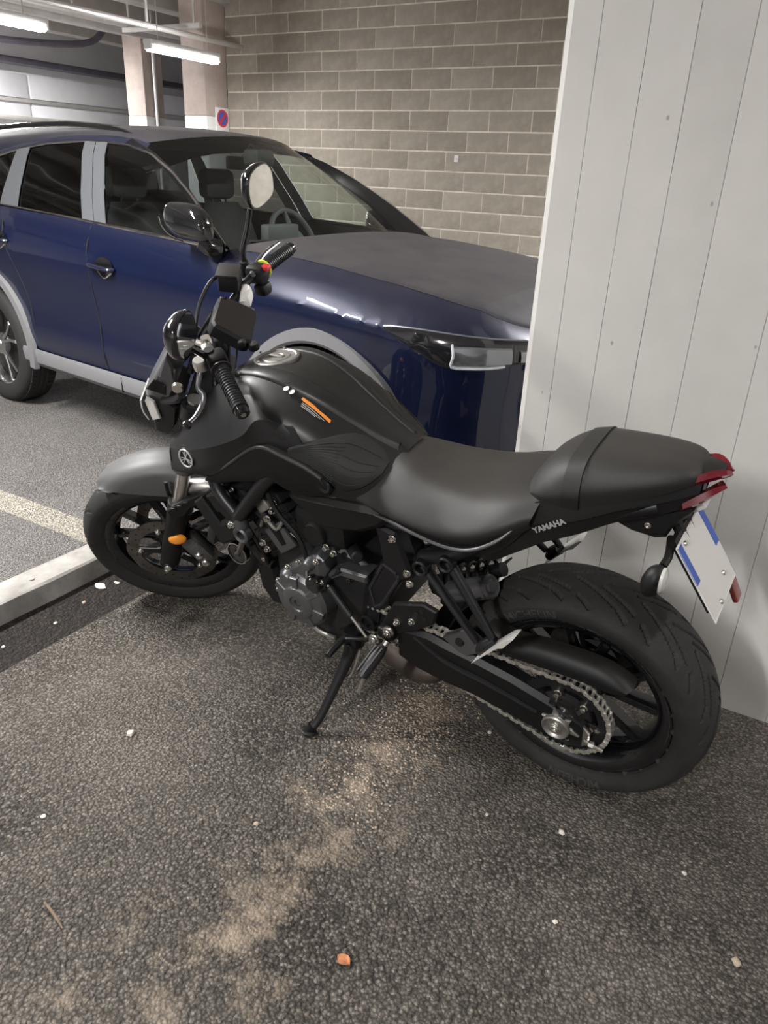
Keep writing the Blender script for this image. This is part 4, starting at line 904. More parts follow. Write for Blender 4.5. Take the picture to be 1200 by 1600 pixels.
b=MB(); tube(b,[(1.07,.06,1.08),(1.10,.03,1.03),(1.12,.02,.96)],.006,8,4); P('clutch_cable',b,'bike_frame',steer=True)
# bar clamps
for s in (1,-1):
    b=MB(); bbox(b,(1.026,s*.05,1.052),(.045,.032,.045),.008); tube(b,[(1.03,s*.05,1.03),(1.06,s*.05,.93)],.017,12,1)
    for dx in (-.014,.014): hexbolt(b,(1.026+dx,s*.05,1.074),.005,.009,'z')
    P('bar_clamp',b,'bike_frame',steer=True)
# instrument display
Rd=Matrix(((0.0,0.80,-0.60),(1.0,0.0,0.0),(0.0,0.60,0.80)))   # columns: width(y), height(fwd-up), normal(up-back)
Rd=Matrix(((0.0,0.78,-0.62),(1.0,0.0,0.0),(0.0,0.62,0.78)))
def dq(u,v,w): q=Rd@Vector((u,v,w)); return (0.978+q.x,-.006+q.y,1.082+q.z)
b=MB(); out=[(-.070,-.052),(.060,-.052),(.072,-.036),(.066,.046),(.05,.056),(-.056,.056),(-.072,.044),(-.078,-.034)]
plate(b,[dq(u,v,-.028) for u,v in out],tuple(Rd@Vector((0,0,.034))),.006); da=P('instrument_panel',b,'bike_matte',steer=True)
b=MB(); plate(b,[dq(u*.92,v*.9,.0055) for u,v in out],tuple(Rd@Vector((0,0,.002))),.0008); P('screen',b,'bike_screen',da,steer=True)
b=MB(); tube(b,[dq(-.074,-.04,-.0),dq(-.082,.0,-.012),dq(-.074,.05,-.012)],.007,8,4); P('panel_edge',b,'bike_dull_alu',da,steer=True)
for s in (1,-1):
    b=MB(); tube(b,[dq(.03*s,.05,-.03),(1.09,s*.04,1.03),(1.12,s*.05,.98)],.010,8,4); P('panel_bracket',b,'bike_frame',da,steer=True)
b=MB(); bbox(b,dq(.078,-.03,.0),(.02,.02,.02),.006); lathe(b,[(0,.014),(.012,.012),(.015,.002),(.014,-.004)],dq(.070,-.062,.0),'z',14); P('panel_button',b,'bike_matte',da,steer=True)
# mirrors
def mirror(c,yaw,pitch,w,h,stem,nm):
    R=Matrix.Rotation(yaw,3,'Z')@Matrix.Rotation(pitch,3,'Y')       # normal is -x
    o=[(-.5,-.15),(-.42,-.42),(-.1,-.5),(.3,-.46),(.5,-.25),(.5,.1),(.36,.42),(.05,.5),(-.3,.42),(-.48,.16)]
    o=[tuple(q) for q in crv(o,4,True)]
    def ring(k,x): return [tuple(Vector(c)+R@Vector((x,u*w*k,v*h*k))) for u,v in o]
    b=MB(); grid(b,[ring(.98,-.004),ring(1.02,.004),ring(.94,.018),ring(.7,.032),ring(.3,.040)],nu=2,cv=True,capu=True); mo=P(nm,b,'bike_gloss',steer=True,ang=40)
    b=MB(); grid(b,[ring(.93,-.0048),ring(.01,-.0048)],cv=True); P('mirror_glass',b,'mirror_glass',mo,steer=True)
    b=MB(); tube(b,stem,[.007,.0075,.008,.010][:len(stem)],12,4); P('mirror_stem',b,'bike_gloss',mo,steer=True)
    b=MB(); q=stem[-1]; tube(b,[(q[0]-.002,q[1],q[2]+.03),q,(q[0]+.006,q[1],q[2]-.015)],[.012,.016,.013],14,3); P('mirror_clamp',b,'bike_matte',mo,steer=True)
    return mo
mirror((.905,-.325,1.278),-.42,-.10,.120,.105,[(.938,-.290,1.235),(.955,-.275,1.19),(.978,-.255,1.14),(.984,-.243,1.085)],'rear_view_mirror')
mirror((.998,.285,1.240),-.14,-.12,.110,.090,[(1.012,.275,1.215),(1.010,.255,1.185),(1.000,.235,1.155),(.990,.215,1.12)],'rear_view_mirror')
# ---------------------------------------------------------------- tank and shrouds
TR=[[(1.005,0,.945),(1.005,.04,.943),(1.00,.085,.925),(.99,.12,.885),(.975,.14,.84),(.965,.14,.80)],
[(.945,0,.988),(.94,.05,.986),(.93,.105,.965),(.91,.15,.915),(.90,.168,.86),(.89,.160,.80)],
[(.86,0,1.006),(.86,.055,1.006),(.85,.115,.99),(.835,.160,.935),(.83,.176,.87),(.825,.17,.80)],
[(.76,0,1.008),(.76,.050,1.009),(.755,.10,.990),(.745,.162,.945),(.74,.178,.88),(.735,.172,.79)],
[(.675,0,.982),(.675,.045,.982),(.67,.088,.962),(.66,.15,.92),(.655,.170,.86),(.655,.168,.775)],
[(.59,0,.936),(.59,.038,.934),(.585,.070,.915),(.58,.128,.882),(.575,.155,.835),(.575,.158,.765)],
[(.52,0,.896),(.52,.032,.894),(.518,.055,.880),(.515,.105,.853),(.512,.130,.815),(.51,.138,.76)],
[(.455,0,.862),(.455,.028,.860),(.457,.046,.850),(.462,.085,.828),(.47,.105,.80),(.48,.115,.76)]]
b=MB(); grid(b,TR,nu=8,nv=6,mirror=True); tk=P('fuel_tank',b,'bike_satin',ang=60)
TF=np.array(b.v); TF=TF[TF[:,1]>0]
def tanky(x,z):
    d=(TF[:,0]-x)**2+(TF[:,2]-z)**2; i=np.argsort(d)[:6]; i=i[TF[i,1]>=TF[i,1].max()-.03]; w=1/(d[i]+1e-7); return float((TF[i,1]*w).sum()/w.sum())
def tankz(x,y):
    d=(TF[:,0]-x)**2+(TF[:,1]-y)**2; i=np.argsort(d)[:6]; i=i[TF[i,2]>=TF[i,2].max()-.03]; w=1/(d[i]+1e-7); return float((TF[i,2]*w).sum()/w.sum())
# raised spine panels on the tank shoulders
for s in (1,-1):
    b=MB(); rr=[]
    for x,y0,y1 in ((.90,.052,.094),(.82,.056,.100),(.74,.054,.098),(.66,.046,.086),(.58,.036,.068),(.52,.03,.056),(.475,.026,.046)):
        rr.append([(x,s*y0,tankz(x,y0)-.002),(x,s*(y0+.006),tankz(x,y0+.006)+.006),(x,s*(y0+y1)/2,tankz(x,(y0+y1)/2)+.008),(x,s*(y1-.006),tankz(x,y1-.006)+.006),(x,s*y1,tankz(x,y1)-.003)])
    grid(b,rr,nu=4,nv=3,capu=True); P('tank_shoulder',b,'bike_satin',tk,ang=50)
# fuel cap
Rc=Matrix.Rotation(math.radians(4),3,'Y'); b=MB(); lathe(b,[(.058,-.006),(.058,.004),(.054,.006),(.050,.006),(.047,.0035),(.036,.0035),(.034,.006),(.018,.006),(.016,.004),(0,.004)],(.850,0,1.009),'z',40,R=Rc); fc=P('fuel_cap',b,'bike_dull_alu',tk)
b=MB(); bbox(b,(.85,0,1.016),(.045,.014,.006),.002,R=Rc); P('cap_lock',b,'bike_dull_alu',fc)
for k in range(5):
    a=2*PI*k/5; b=MB(); hexbolt(b,(.85+.052*math.cos(a),.052*math.sin(a),1.015),.003,.003,'z'); P('cap_bolt',b,'bike_bolt',fc)
# air scoop shrouds
SG=[[(1.165,.120,.774),(1.143,.160,.763),(1.144,.166,.726),(1.153,.158,.686)],[(1.107,.122,.828),(1.045,.190,.794),(1.048,.188,.762),(1.060,.176,.711)],[(1.016,.115,.911),(.917,.203,.842),(.929,.197,.797),(.962,.182,.734)],[(.954,.103,.967),(.816,.200,.894),(.827,.192,.860),(.848,.184,.815)],[(.872,.098,.995),(.775,.176,.935),(.757,.180,.893),(.737,.175,.850)],[(.80,.098,.985),(.681,.160,.925),(.658,.168,.895),(.63,.163,.858)]]
for s in (1,-1):
    A=np.array(SG); A=A*np.array([1,s,1]); 
    # split each control column by a crease row so that the upper and lower faces meet in an edge
    b=MB(); up=np.stack([A[:,0],A[:,0]*.5+A[:,1]*.5+np.array([.0,s*.002,.005]),A[:,1]],1); grid(b,up,nu=6,nv=5)
    mid=np.stack([A[:,1],A[:,2]],1); grid(b,mid,nu=6)
    lo=np.stack([A[:,2],A[:,2]*.5+A[:,3]*.5+np.array([.0,s*.004,0]),A[:,3],A[:,3]+np.array([-.01,-s*.03,.01])],1); grid(b,lo,nu=6,nv=3)
    # scoop lip
    F=A[0]; inn=[tuple(q+np.array([-.03,-s*.05,0])) for q in F]; grid(b,[[tuple(q) for q in F],inn],nv=3)
    sh=P('air_scoop',b,'bike_grey_paint' if False else 'bike_satin',ang=22)
    # round three-spoke emblem
    c=np.array([1.046,s*.1925,.770]); ax=np.array([.06,s*1.0,.06]); ax/=np.linalg.norm(ax); Re=Vector(ax).to_track_quat('Z','Y').to_matrix()
    b=MB(); lathe(b,[(.0245+.0026*math.cos(a),.0026*math.sin(a)) for a in np.linspace(0,2*PI,8,endpoint=False)],tuple(c),'z',32,closed=True,R=Re)
    for k in range(3):
        a=PI/2+2*PI*k/3; e=Re@Vector((.023*math.cos(a),.023*math.sin(a),0)); tube(b,[tuple(c),tuple(c+np.array(e))],.0012,6,1)
        for d in (-.42,.42): e=Re@Vector((.019*math.cos(a+d),.019*math.sin(a+d),0)); tube(b,[tuple(c),tuple(c+np.array(e))],.0010,6,1)
    P('emblem',b,'logo_silver',sh)
    b=MB(); lathe(b,[(0,.0),(.027,.0),(.030,-.006)],tuple(c-ax*.003),'z',28,R=Re); P('emblem_base',b,'bike_matte',sh)
# lower scoop trim and side cover
TRM=[(1.024,.170,.698),(.924,.190,.770),(.841,.200,.833),(.792,.200,.867),(.749,.200,.879),(.701,.195,.866),(.641,.190,.850),(.602,.185,.827),(.583,.180,.791),(.595,.175,.771),(.664,.170,.744),(.734,.170,.746),(.762,.170,.756),(.828,.170,.743),(.915,.165,.716),(.997,.160,.684)]
for s in (1,-1):
    b=MB(); plate(b,[(x,s*(y-.035),z) for x,y,z in TRM],(0,s*.035,0),.007); tr=P('side_trim',b,'bike_matte',ang=30)
    b=MB(); tube(b,[(x,s*(y-.003),z-.003) for x,y,z in TRM[1:8]],.0045,8,4); P('trim_ridge',b,'bike_grey_paint',tr)
    b=MB(); lathe(b,[(.0,-.004),(.007,-.004),(.009,.002),(.016,.004),(.018,0)],(.598,s*.178,.802),'y',18) if s>0 else lathe(b,[(.0,.004),(.007,.004),(.009,-.002),(.016,-.004),(.018,0)],(.598,-.178,.802),'y',18); P('trim_bolt',b,'bike_frame',tr)
    # knee pad with moulded ribs
    TOP=[(.693,.880),(.66,.895),(.62,.905),(.57,.902),(.53,.884),(.495,.862),(.478,.846)]; BOT=[(.697,.845),(.66,.838),(.625,.822),(.59,.80),(.555,.786),(.51,.803),(.482,.828)]
    rr=[[(xt+(xb-xt)*u,s*(tanky(xt+(xb-xt)*u,zt+(zb-zt)*u)+k),zt+(zb-zt)*u) for u,k in ((0,-.002),(.06,.006),(.3,.007),(.6,.007),(.94,.006),(1,-.002))] for (xt,zt),(xb,zb) in zip(TOP,BOT)]
    b=MB(); grid(b,rr,nu=3,nv=2,capu=True); kp=P('knee_pad',b,'bike_vinyl_band',tk,ang=40)
    for k in range(15):
        u=.10+.80*k/14; line=[]
        for (xt,zt),(xb,zb) in list(zip(TOP,BOT))[:4 if k%3 else 6]:
            x=xt+(xb-xt)*u; z=zt+(zb-zt)*u; line.append((x-.004,s*(tanky(x,z)+.0068),z))
        b=MB(); tube(b,line,.0011,6,3); P('pad_rib',b,'bike_vinyl_band',kp)
    # mid cover under the tank
    AIR=[(.737,.165,.727),(.725,.165,.740),(.629,.168,.750),(.50,.165,.762),(.461,.160,.760),(.446,.155,.736),(.466,.158,.711),(.523,.162,.681),(.580,.165,.668),(.630,.166,.662),(.676,.166,.688)]
    b=MB(); plate(b,[(x,s*(y-.06),z) for x,y,z in AIR],(0,s*.06,0),.012); P('mid_cover',b,'bike_matte',ang=30)
# warning sticker on the left tank shoulder
def onray(x,y,dz=.0): return (x,y,tankz(x,y)+dz)
b=MB()
def stick(nm,x0,x1,y0,y1,m,sl=.35,n=6):
    b=MB(); rr=[]
    for u in np.linspace(0,1,n):
        x=x0+(x1-x0)*u; rr.append([(x,y,tankz(x,y)+.0095) for y in np.linspace(y0,y1,4)])
    grid(b,rr); P(nm,b,m,tk)
stick('warning_sticker',.694,.618,.101,.108,'sticker_orange'); 
for k in range(3): stick('sticker_text',.688,.628+.01*k,.1115+.0035*k,.1130+.0035*k,'sticker_grey')
for x in (.738,.722):
    b=MB(); lathe(b,[(0,.0005),(.0075,.0005)],(x,.105,tankz(x,.105)+.0095),'z',18,R=Matrix.Rotation(-.35,3,'X')); P('round_sticker',b,'sticker_white',tk)
# ---------------------------------------------------------------- seats and tail
SE=[[(.462,0,.862),(.466,.04,.858),(.475,.07,.845),(.50,.105,.815),(.545,.140,.778),(.555,.145,.766)],
[(.43,0,.852),(.43,.045,.850),(.435,.085,.838),(.455,.125,.805),(.485,.152,.768),(.49,.150,.752)],
[(.37,0,.838),(.37,.055,.837),(.37,.10,.828),(.385,.145,.795),(.40,.170,.766),(.40,.164,.745)],
[(.30,0,.836),(.30,.06,.836),(.30,.11,.828),(.305,.156,.792),(.31,.178,.765),(.31,.170,.742)],
[(.23,0,.845),(.23,.065,.845),(.23,.118,.836),(.23,.163,.803),(.23,.180,.780),(.23,.170,.752)],
[(.16,0,.868),(.16,.07,.867),(.16,.12,.857),(.16,.156,.830),(.16,.166,.808),(.16,.156,.782)],
[(.095,0,.890),(.095,.07,.886),(.095,.11,.872),(.10,.134,.850),(.105,.140,.832),(.105,.132,.815)]]
b=MB(); grid(b,SE,nu=7,nv=6,mirror=True); P('rider_seat',b,'bike_vinyl',ang=60)
PS=[[(.137,0,.890),(.137,.04,.889),(.133,.075,.885),(.124,.098,.879),(.120,.098,.872)],
[(.112,0,.925),(.112,.05,.922),(.108,.088,.908),(.100,.112,.888),(.096,.112,.873)],
[(.075,0,.955),(.075,.055,.952),(.072,.094,.936),(.068,.119,.902),(.067,.117,.874)],
[(.03,0,.972),(.03,.06,.969),(.03,.094,.954),(.028,.116,.915),(.028,.113,.878)],
[(-.05,0,.981),(-.05,.055,.979),(-.05,.084,.966),(-.05,.102,.935),(-.05,.099,.903)],
[(-.12,0,.988),(-.12,.048,.985),(-.12,.070,.974),(-.12,.083,.953),(-.12,.08,.93)],
[(-.165,0,.985),(-.165,.038,.982),(-.165,.055,.974),(-.165,.062,.962),(-.165,.06,.95)],
[(-.19,0,.970),(-.188,.025,.968),(-.186,.035,.964),(-.184,.04,.96),(-.183,.04,.955)]]
b=MB(); grid(b,PS,nu=6,nv=5,mirror=True); ps=P('passenger_seat',b,'bike_vinyl',ang=60)
sa=np.array(PS[2])*.55+np.array(PS[3])*.45; sb=np.array(PS[2])*.0+np.array(PS[3])*1.0+np.array([-.012,0,0.0])
def outw(r,k): 
    r=np.array(r); c=np.array([r[0][0],0,.88]); d=r-c; d[:,0]=0; d/=np.linalg.norm(d,axis=1)[:,None]+1e-9; return r+d*k
b=MB(); A=[outw(sa,-.002),outw(sa,.0055),outw(sb,.0055),outw(sb,-.002)]; grid(b,A,nv=5,mirror=True); P('grab_strap',b,'bike_vinyl_band',ps,ang=40)
b=MB(); 
TT=[(.262,.135,.738),(.20,.140,.752),(.160,.135,.782),(.115,.118,.858),(.085,.112,.876),(.024,.107,.884),(-.046,.095,.914),(-.109,.075,.939),(-.168,.047,.957),(-.186,.035,.962)]
TL=[(.262,.115,.690),(.20,.12,.690),(.150,.115,.723),(.11,.112,.753),(.082,.11,.774),(.019,.10,.808),(-.050,.085,.850),(-.105,.07,.870),(-.147,.055,.888),(-.186,.040,.906)]
for s in (1,-1):
    b=MB(); T1=np.array(TT)*np.array([1,s,1]); T2=np.array(TL)*np.array([1,s,1]); o=np.array([0,s*1.0,0])
    A=np.stack([T1-o*.02,T1,T1*.6+T2*.4+o*.010,T1*.52+T2*.48+o*.011],1); grid(b,A,nu=5)
    A=np.stack([T1*.52+T2*.48+o*.011,T1*.45+T2*.55+o*.004,T2,T2-o*.02],1); grid(b,A,nu=5); tc_=P('tail_cover',b,'bike_satin',ang=28)
    # raised maker name
    vs,fs=text_mesh('YAMAHA',.0180,.0004,.0006); 
    d=Vector((-.064,-s*.006,.042)).normalized(); up=Vector((.5,0,.85)); nrm=Vector((0,s,0.05)); up=(up-d*up.dot(d)).normalized(); nn=d.cross(up); 
    if nn.y*s<0: nn=-nn
    dd=d if s>0 else -d
    b=MB(); b.add([tuple(Vector((.070,s*.1215,.826))+dd*x*1.0+up*y+nn*(z+.0012)) for x,y,z in vs],fs); P('maker_name',b,'logo_silver',tc_)
# seat rail strip under the rider seat
for s in (1,-1):
    T1=[(.475,.160,.752),(.42,.168,.752),(.376,.176,.750),(.310,.182,.744),(.255,.182,.744),(.210,.178,.756),(.166,.168,.784),(.128,.145,.822)]; T2=[(.470,.150,.746),(.415,.150,.722),(.364,.152,.728),(.298,.156,.736),(.258,.156,.736),(.212,.152,.746),(.168,.145,.775),(.130,.128,.812)]
    b=MB(); A=np.stack([np.array(T1)*[1,s,1]-np.array([0,s*.02,0]),np.array(T1)*[1,s,1],np.array(T2)*[1,s,1],np.array(T2)*[1,s,1]-np.array([0,s*.03,0])],1); grid(b,A,nu=5); src=P('seat_rail_cover',b,'bike_rail',ang=30); b=MB(); tube(b,[(x,s*(y+.002),z) for x,y,z in T1],[.002]+[.0042]*6+[.002],8,5); P('rail_highlight',b,'bike_cover',src)  # pale metal tube imitates the highlight along the seat rail edge
# tail deck, under tail
b=MB(); A=[]
for t,l in zip(TT,TL):
    A.append([(l[0],l[1]-.02,l[2]+.003),(l[0],0,l[2]-.006),(l[0],-l[1]+.02,l[2]+.003),(t[0],-t[1]+.02,t[2]-.003),(t[0],0,t[2]-.004),(t[0],t[1]-.02,t[2]-.003)])
grid(b,A,nu=3,cv=True,capu=True); P('tail_core',b,'bike_matte')
UT=[(-.035,.828),(-.074,.815),(-.120,.812),(-.141,.820),(-.150,.845),(-.173,.877),(-.183,.897),(-.10,.870),(-.04,.848)]
b=MB(); plate(b,[(x,-.05,z) for x,z in UT],(0,.10,0),.006); ut=P('under_tail',b,'bike_matte')
b=MB(); hexbolt(b,(-.105,.05,.84),.005,.006); P('under_tail_bolt',b,'bike_bolt',ut)
# tail lamp: two swept red lobes
for s in (1,-1):
    b=MB(); rr=[]
    for t,(x,z,h,y) in enumerate([(-.172,.958,.010,.048),(-.195,.968,.012,.036),(-.214,.970,.009,.020),(-.226,.968,.004,.004)]): rr.append([(x,s*y,z-h),(x-.004,s*(y+.004),z),(x,s*y,z+h),(x+.01,s*max(y-.02,0),z)])
    grid(b,rr,nu=3,cv=True,capu=True); P('tail_lamp',b,'bike_red_lens')
    b=MB(); rr=[]
    for t,(x,z,h,y) in enumerate([(-.160,.900,.008,.052),(-.188,.922,.012,.046),(-.208,.938,.010,.036),(-.224,.948,.003,.022)]): rr.append([(x,s*y,z-h),(x-.004,s*(y+.005),z),(x,s*y,z+h),(x+.01,s*max(y-.02,0),z)])
    grid(b,rr,nu=3,cv=True,capu=True); P('tail_lamp',b,'bike_red_lens')
b=MB(); rr=[[(-.155,.044*f,.975-.01*f*f),(-.19,.036*f,.981-.01*f*f),(-.216,.018*f,.976)] for f in np.linspace(-1,1,7)]; grid(b,rr,nv=3,thick=-.010); P('tail_cap',b,'bike_matte')
b=MB(); bbox(b,(-.185,0,.893),(.028,.06,.018),.005,R=Matrix.Rotation(.7,3,'Y')); P('plate_lamp',b,'bike_clear_lens')
# number plate on its bracket
pn=Vector((-.149,0,-.098+.0)).normalized(); pn=Vector((-.835,0,.55)); pu=Vector((.55,0,.835)); pr_=Vector((0,-1,0)); pc=Vector((-.218,0,.756))
def pl(u,v,w=0.0): q=pc+pr_*u+pu*v+pn*w; return (q.x,q.y,q.z)
def rect(u0,u1,v0,v1,w): return [pl(u0,v0,w),pl(u1,v0,w),pl(u1,v1,w),pl(u0,v1,w)]
b=MB(); plate(b,rect(-.0885,.0885,-.0885,.0885,0),tuple(pn*.002),.0008); npl=P('number_plate',b,'plate_white'); 
for u0,u1 in ((-.0875,-.064),(.064,.0875)):
    b=MB(); plate(b,rect(u0,u1,-.002,.0865,.0018),tuple(pn*.0009)); P('blue_band',b,'plate_blue',npl)
b=MB(); tube(b,[pl(-.086,-.086,.002),pl(-.086,.086,.002),pl(.086,.086,.002),pl(.086,-.086,.002),pl(-.086,-.086,.002)],.0012,6,1); P('plate_rim',b,'plate_white',npl)
for u,v in ((-.03,-.076),(.035,-.05),(-.05,.076)):
    b=MB(); q=pl(u,v,.002); lathe(b,[(0,.005),(.005,.005),(.006,.002),(.006,0)],q,'z',12,R=pn.to_track_quat('Z','Y').to_matrix()); P('plate_screw',b,'bike_bolt',npl)
b=MB(); plate(b,rect(-.075,.075,-.07,.098,-.012),tuple(pn*.011)); tube(b,[pl(-.02,.07,-.01),(-.15,.02,.845)],.012,8,1); tube(b,[pl(.02,.07,-.01),(-.15,-.02,.845)],.012,8,1); P('plate_bracket',b,'bike_matte')
b=MB(); bbox(b,pl(.078,-.100,-.010),(.012,.036,.085),.004,R=Matrix.Rotation(.45,3,'Y')); P('rear_reflector',b,'bike_red_dull'); 
b=MB(); plate(b,rect(.05,.085,-.10,-.07,-.010),tuple(pn*.006)); P('reflector_bracket',b,'bike_matte')
for s in (1,-1):
    b=MB(); tube(b,[(-.150,s*.04,.818),(-.160,s*.09,.812),(-.158,s*.12,.806)],.008,10,4); 
    rr=[]
    for t,(r,dx) in enumerate(((.008,.022),(.020,.014),(.024,0),(.020,-.012),(.010,-.020))): rr.append([(-.152+dx,s*(.150+r*1.15*math.cos(a)),.790+r*1.45*math.sin(a)-dx*.4) for a in np.linspace(0,2*PI,16,endpoint=False)])
    grid(b,rr,nu=3,cv=True,capu=True); ri=P('rear_indicator',b,'bike_matte')
    b=MB(); rr=[]
    for t,(r,dx) in enumerate(((.0205,-.013),(.019,-.019),(.008,-.024))): rr.append([(-.152+dx,s*(.150+r*1.1*math.cos(a)),.790+r*1.35*math.sin(a)-dx*.4) for a in np.linspace(0,2*PI,16,endpoint=False)])
    grid(b,rr,nu=2,cv=True,capu=True); P('indicator_lens',b,'bike_clear_lens',ri)
# ---------------------------------------------------------------- frame
for s in (1,-1):
    PV=[(.497,.703),(.442,.690),(.424,.659),(.407,.608),(.399,.570),(.429,.550),(.439,.537),(.488,.443),(.510,.402),(.520,.352),(.552,.346),(.572,.388),(.540,.500),(.484,.600),(.494,.670)]
    b=MB(); plate(b,[(x,s*.095,z) for x,z in PV],(0,s*.040,0),.008); pvp=P('pivot_plate',b,'bike_frame',ang=30)
    PC=[(.478,.590),(.442,.572),(.438,.552),(.495,.452),(.515,.440),(.526,.496)]
    b=MB(); n_=len(PC)
    for i in range(n_): tube(b,[(PC[i][0],s*.135,PC[i][1]),(PC[(i+1)%n_][0],s*.135,PC[(i+1)%n_][1])],.0055,8,1)
    P('plate_glint_ridge',b,'bike_rail',pvp)  # ridges in a paler material than the plate imitate glinting edges
    b=MB(); lathe(b,[(.0,.0),(.012,.0),(.014,.006),(.020,.008),(.026,.006),(.028,-.01)],(.545,s*.137,.372),'y',28) if s>0 else lathe(b,[(.0,.0),(.012,.0),(.014,-.006),(.020,-.008),(.026,-.006),(.028,.01)],(.545,-.137,.372),'y',28); P('pivot_cap',b,'bike_frame',pvp)
    for q in ((.446,.676),(.410,.586),(.404,.556)):
        b=MB(); hexbolt(b,(q[0],s*.135,q[1]),.0075,.010,sgn=s); P('frame_bolt',b,'bike_bolt',pvp)
    # seat rail and rear subframe tubes
    b=MB(); tube(b,[(.50,s*.11,.70),(.40,s*.115,.71),(.28,s*.115,.725),(.15,s*.10,.78),(.02,s*.085,.84),(-.12,s*.06,.895)],.016,12,5); P('seat_rail',b,'bike_frame')
    b=MB(); tube(b,[(.41,s*.10,.60),(.33,s*.105,.67),(.22,s*.105,.735)],.013,12,4); P('subframe_tube',b,'bike_frame')
    b=MB(); hexbolt(b,(.352,s*.128,.700),.008,.010,sgn=s); rod(b,(.352,s*.10,.70),(.352,s*.13,.70),.012); P('subframe_bolt',b,'bike_bolt')
    # front down tubes (Y) and engine mount
    b=MB(); tube(b,[(1.075,s*.07,.76),(1.03,s*.125,.70),(.985,s*.155,.662),(.917,s*.165,.605)],[.022,.020,.0195,.0195],14,5); P('down_tube',b,'bike_frame')
    b=MB(); tube(b,[(.71,s*.15,.83),(.80,s*.160,.752),(.862,s*.165,.680),(.915,s*.167,.615)],.0195,14,4); P('cross_tube',b,'bike_frame')
    b=MB(); tube(b,[(.917,s*.165,.610),(.918,s*.165,.580)],[.018,.021],14,1); lathe(b,[(.010,-.014),(.022,-.014),(.025,-.010),(.025,.012),(.020,.016),(.013,.012),(.012,-.01)],(.914,s*.168,.556),'y',24); P('engine_mount',b,'bike_cover')
    b=MB(); tube(b,[(.70,s*.14,.80),(.60,s*.13,.74),(.52,s*.12,.69)],.022,12,4); P('frame_spar',b,'bike_frame')
b=MB(); tube(b,[(1.06,.05,.82),(.93,.10,.80),(.74,.13,.80)],.025,12,4); tube(b,[(1.06,-.05,.82),(.93,-.10,.80),(.74,-.13,.80)],.025,12,4); P('main_spar',b,'bike_frame')
b=MB(); hexbolt(b,(.935,.183,.59),.008,.012); P('mount_bolt',b,'bike_bolt')
# horn
b=MB(); lathe(b,[(0,-.02),(.030,-.02),(.036,-.012),(.036,.004),(.033,.008),(.030,.004),(.012,.004),(.010,.008),(0,.008)],(1.008,.118,.425),'y',32); ho=P('horn',b,'bike_gloss')
b=MB(); lathe(b,[(.0345+.002*math.cos(a),.006+.002*math.sin(a)) for a in np.linspace(0,2*PI,8,endpoint=False)],(1.008,.118,.425),'y',36,closed=True); P('horn_ring',b,'bike_alu',ho)
b=MB(); tube(b,[(1.005,.125,.43),(.975,.14,.46),(.93,.155,.53)],[.008,.010,.010],8,3,flat=.5); P('horn_bracket',b,'bike_dull_alu',ho)
# ---------------------------------------------------------------- radiator
Rr_=Matrix.Rotation(math.radians(-22),3,'Y'); b=MB(); bbox(b,(1.035,0,.575),(.030,.30,.26),.006,R=Rr_); ra=P('radiator',b,'radiator_fin')
for k in range(12):
    z=-.11+.02*k; c=Rr_@Vector((.017,0,z)); b=MB(); box(b,(1.035+c.x,0,.575+c.z),(.004,.27,.006),R=Rr_); P('radiator_tube',b,'bike_frame',ra)
for s in (1,-1):
    for poly in ([(1.093,.604),(1.056,.630),(.984,.532),(1.014,.484)],[(1.038,.640),(.995,.660),(.917,.606),(.949,.562)]):
        b=MB(); plate(b,[(x,s*.135,z) for x,z in poly],(0,s*.032,0),.006); P('radiator_guard',b,'bike_matte')
    b=MB(); plate(b,[(x,s*.130,z) for x,z in [(1.005,.562),(.941,.598),(.922,.581),(.944,.522),(1.012,.481),(1.022,.498)]],(0,s*.04,0),.012); P('radiator_guard_end',b,'bike_matte')
# ---------------------------------------------------------------- engine
b=MB(); CK=[(.86,.46),(.83,.54),(.70,.585),(.56,.56),(.50,.50),(.50,.36),(.56,.27),(.68,.235),(.80,.26),(.86,.36)]
plate(b,[(x,-.15,z) for x,z in CK],(0,.27,0),.012); P('crankcase',b,'bike_crankcase')
Rg=Matrix.Rotation(math.radians(38),3,'Y')
def eg(u,y,w): q=Rg@Vector((u,y,w)); return (.765+q.x,y,.50+q.z)
b=MB(); bbox(b,eg(0,0,.09),(.16,.25,.13),.010,R=Rg); cy=P('cylinder_block',b,'bike_crankcase')
b=MB(); bbox(b,eg(0,0,.185),(.19,.27,.075),.012,R=Rg); hd=P('cylinder_head',b,'bike_crankcase')
b=MB(); bbox(b,eg(0,0,.245),(.17,.25,.05),.020,R=Rg); P('cam_cover',b,'bike_matte',hd)
for k in range(4):
    b=MB(); bbox(b,eg(0,0,.045+.026*k),(.172,.262,.006),.002,R=Rg); P('cylinder_fin',b,'bike_crankcase',cy)
for u,w in ((-.07,.16),(.07,.16),(-.07,.20),(.07,.20),(0,.21),(-.05,.25),(.05,.25)):
    b=MB(); q=eg(u,.135,w); hexbolt(b,q,.006,.010); P('head_bolt',b,'bike_bolt',hd)
b=MB(); bbox(b,(.80,.142,.565),(.075,.012,.080),.004,R=Rg); P('cylinder_side_cover',b,'bike_cover')
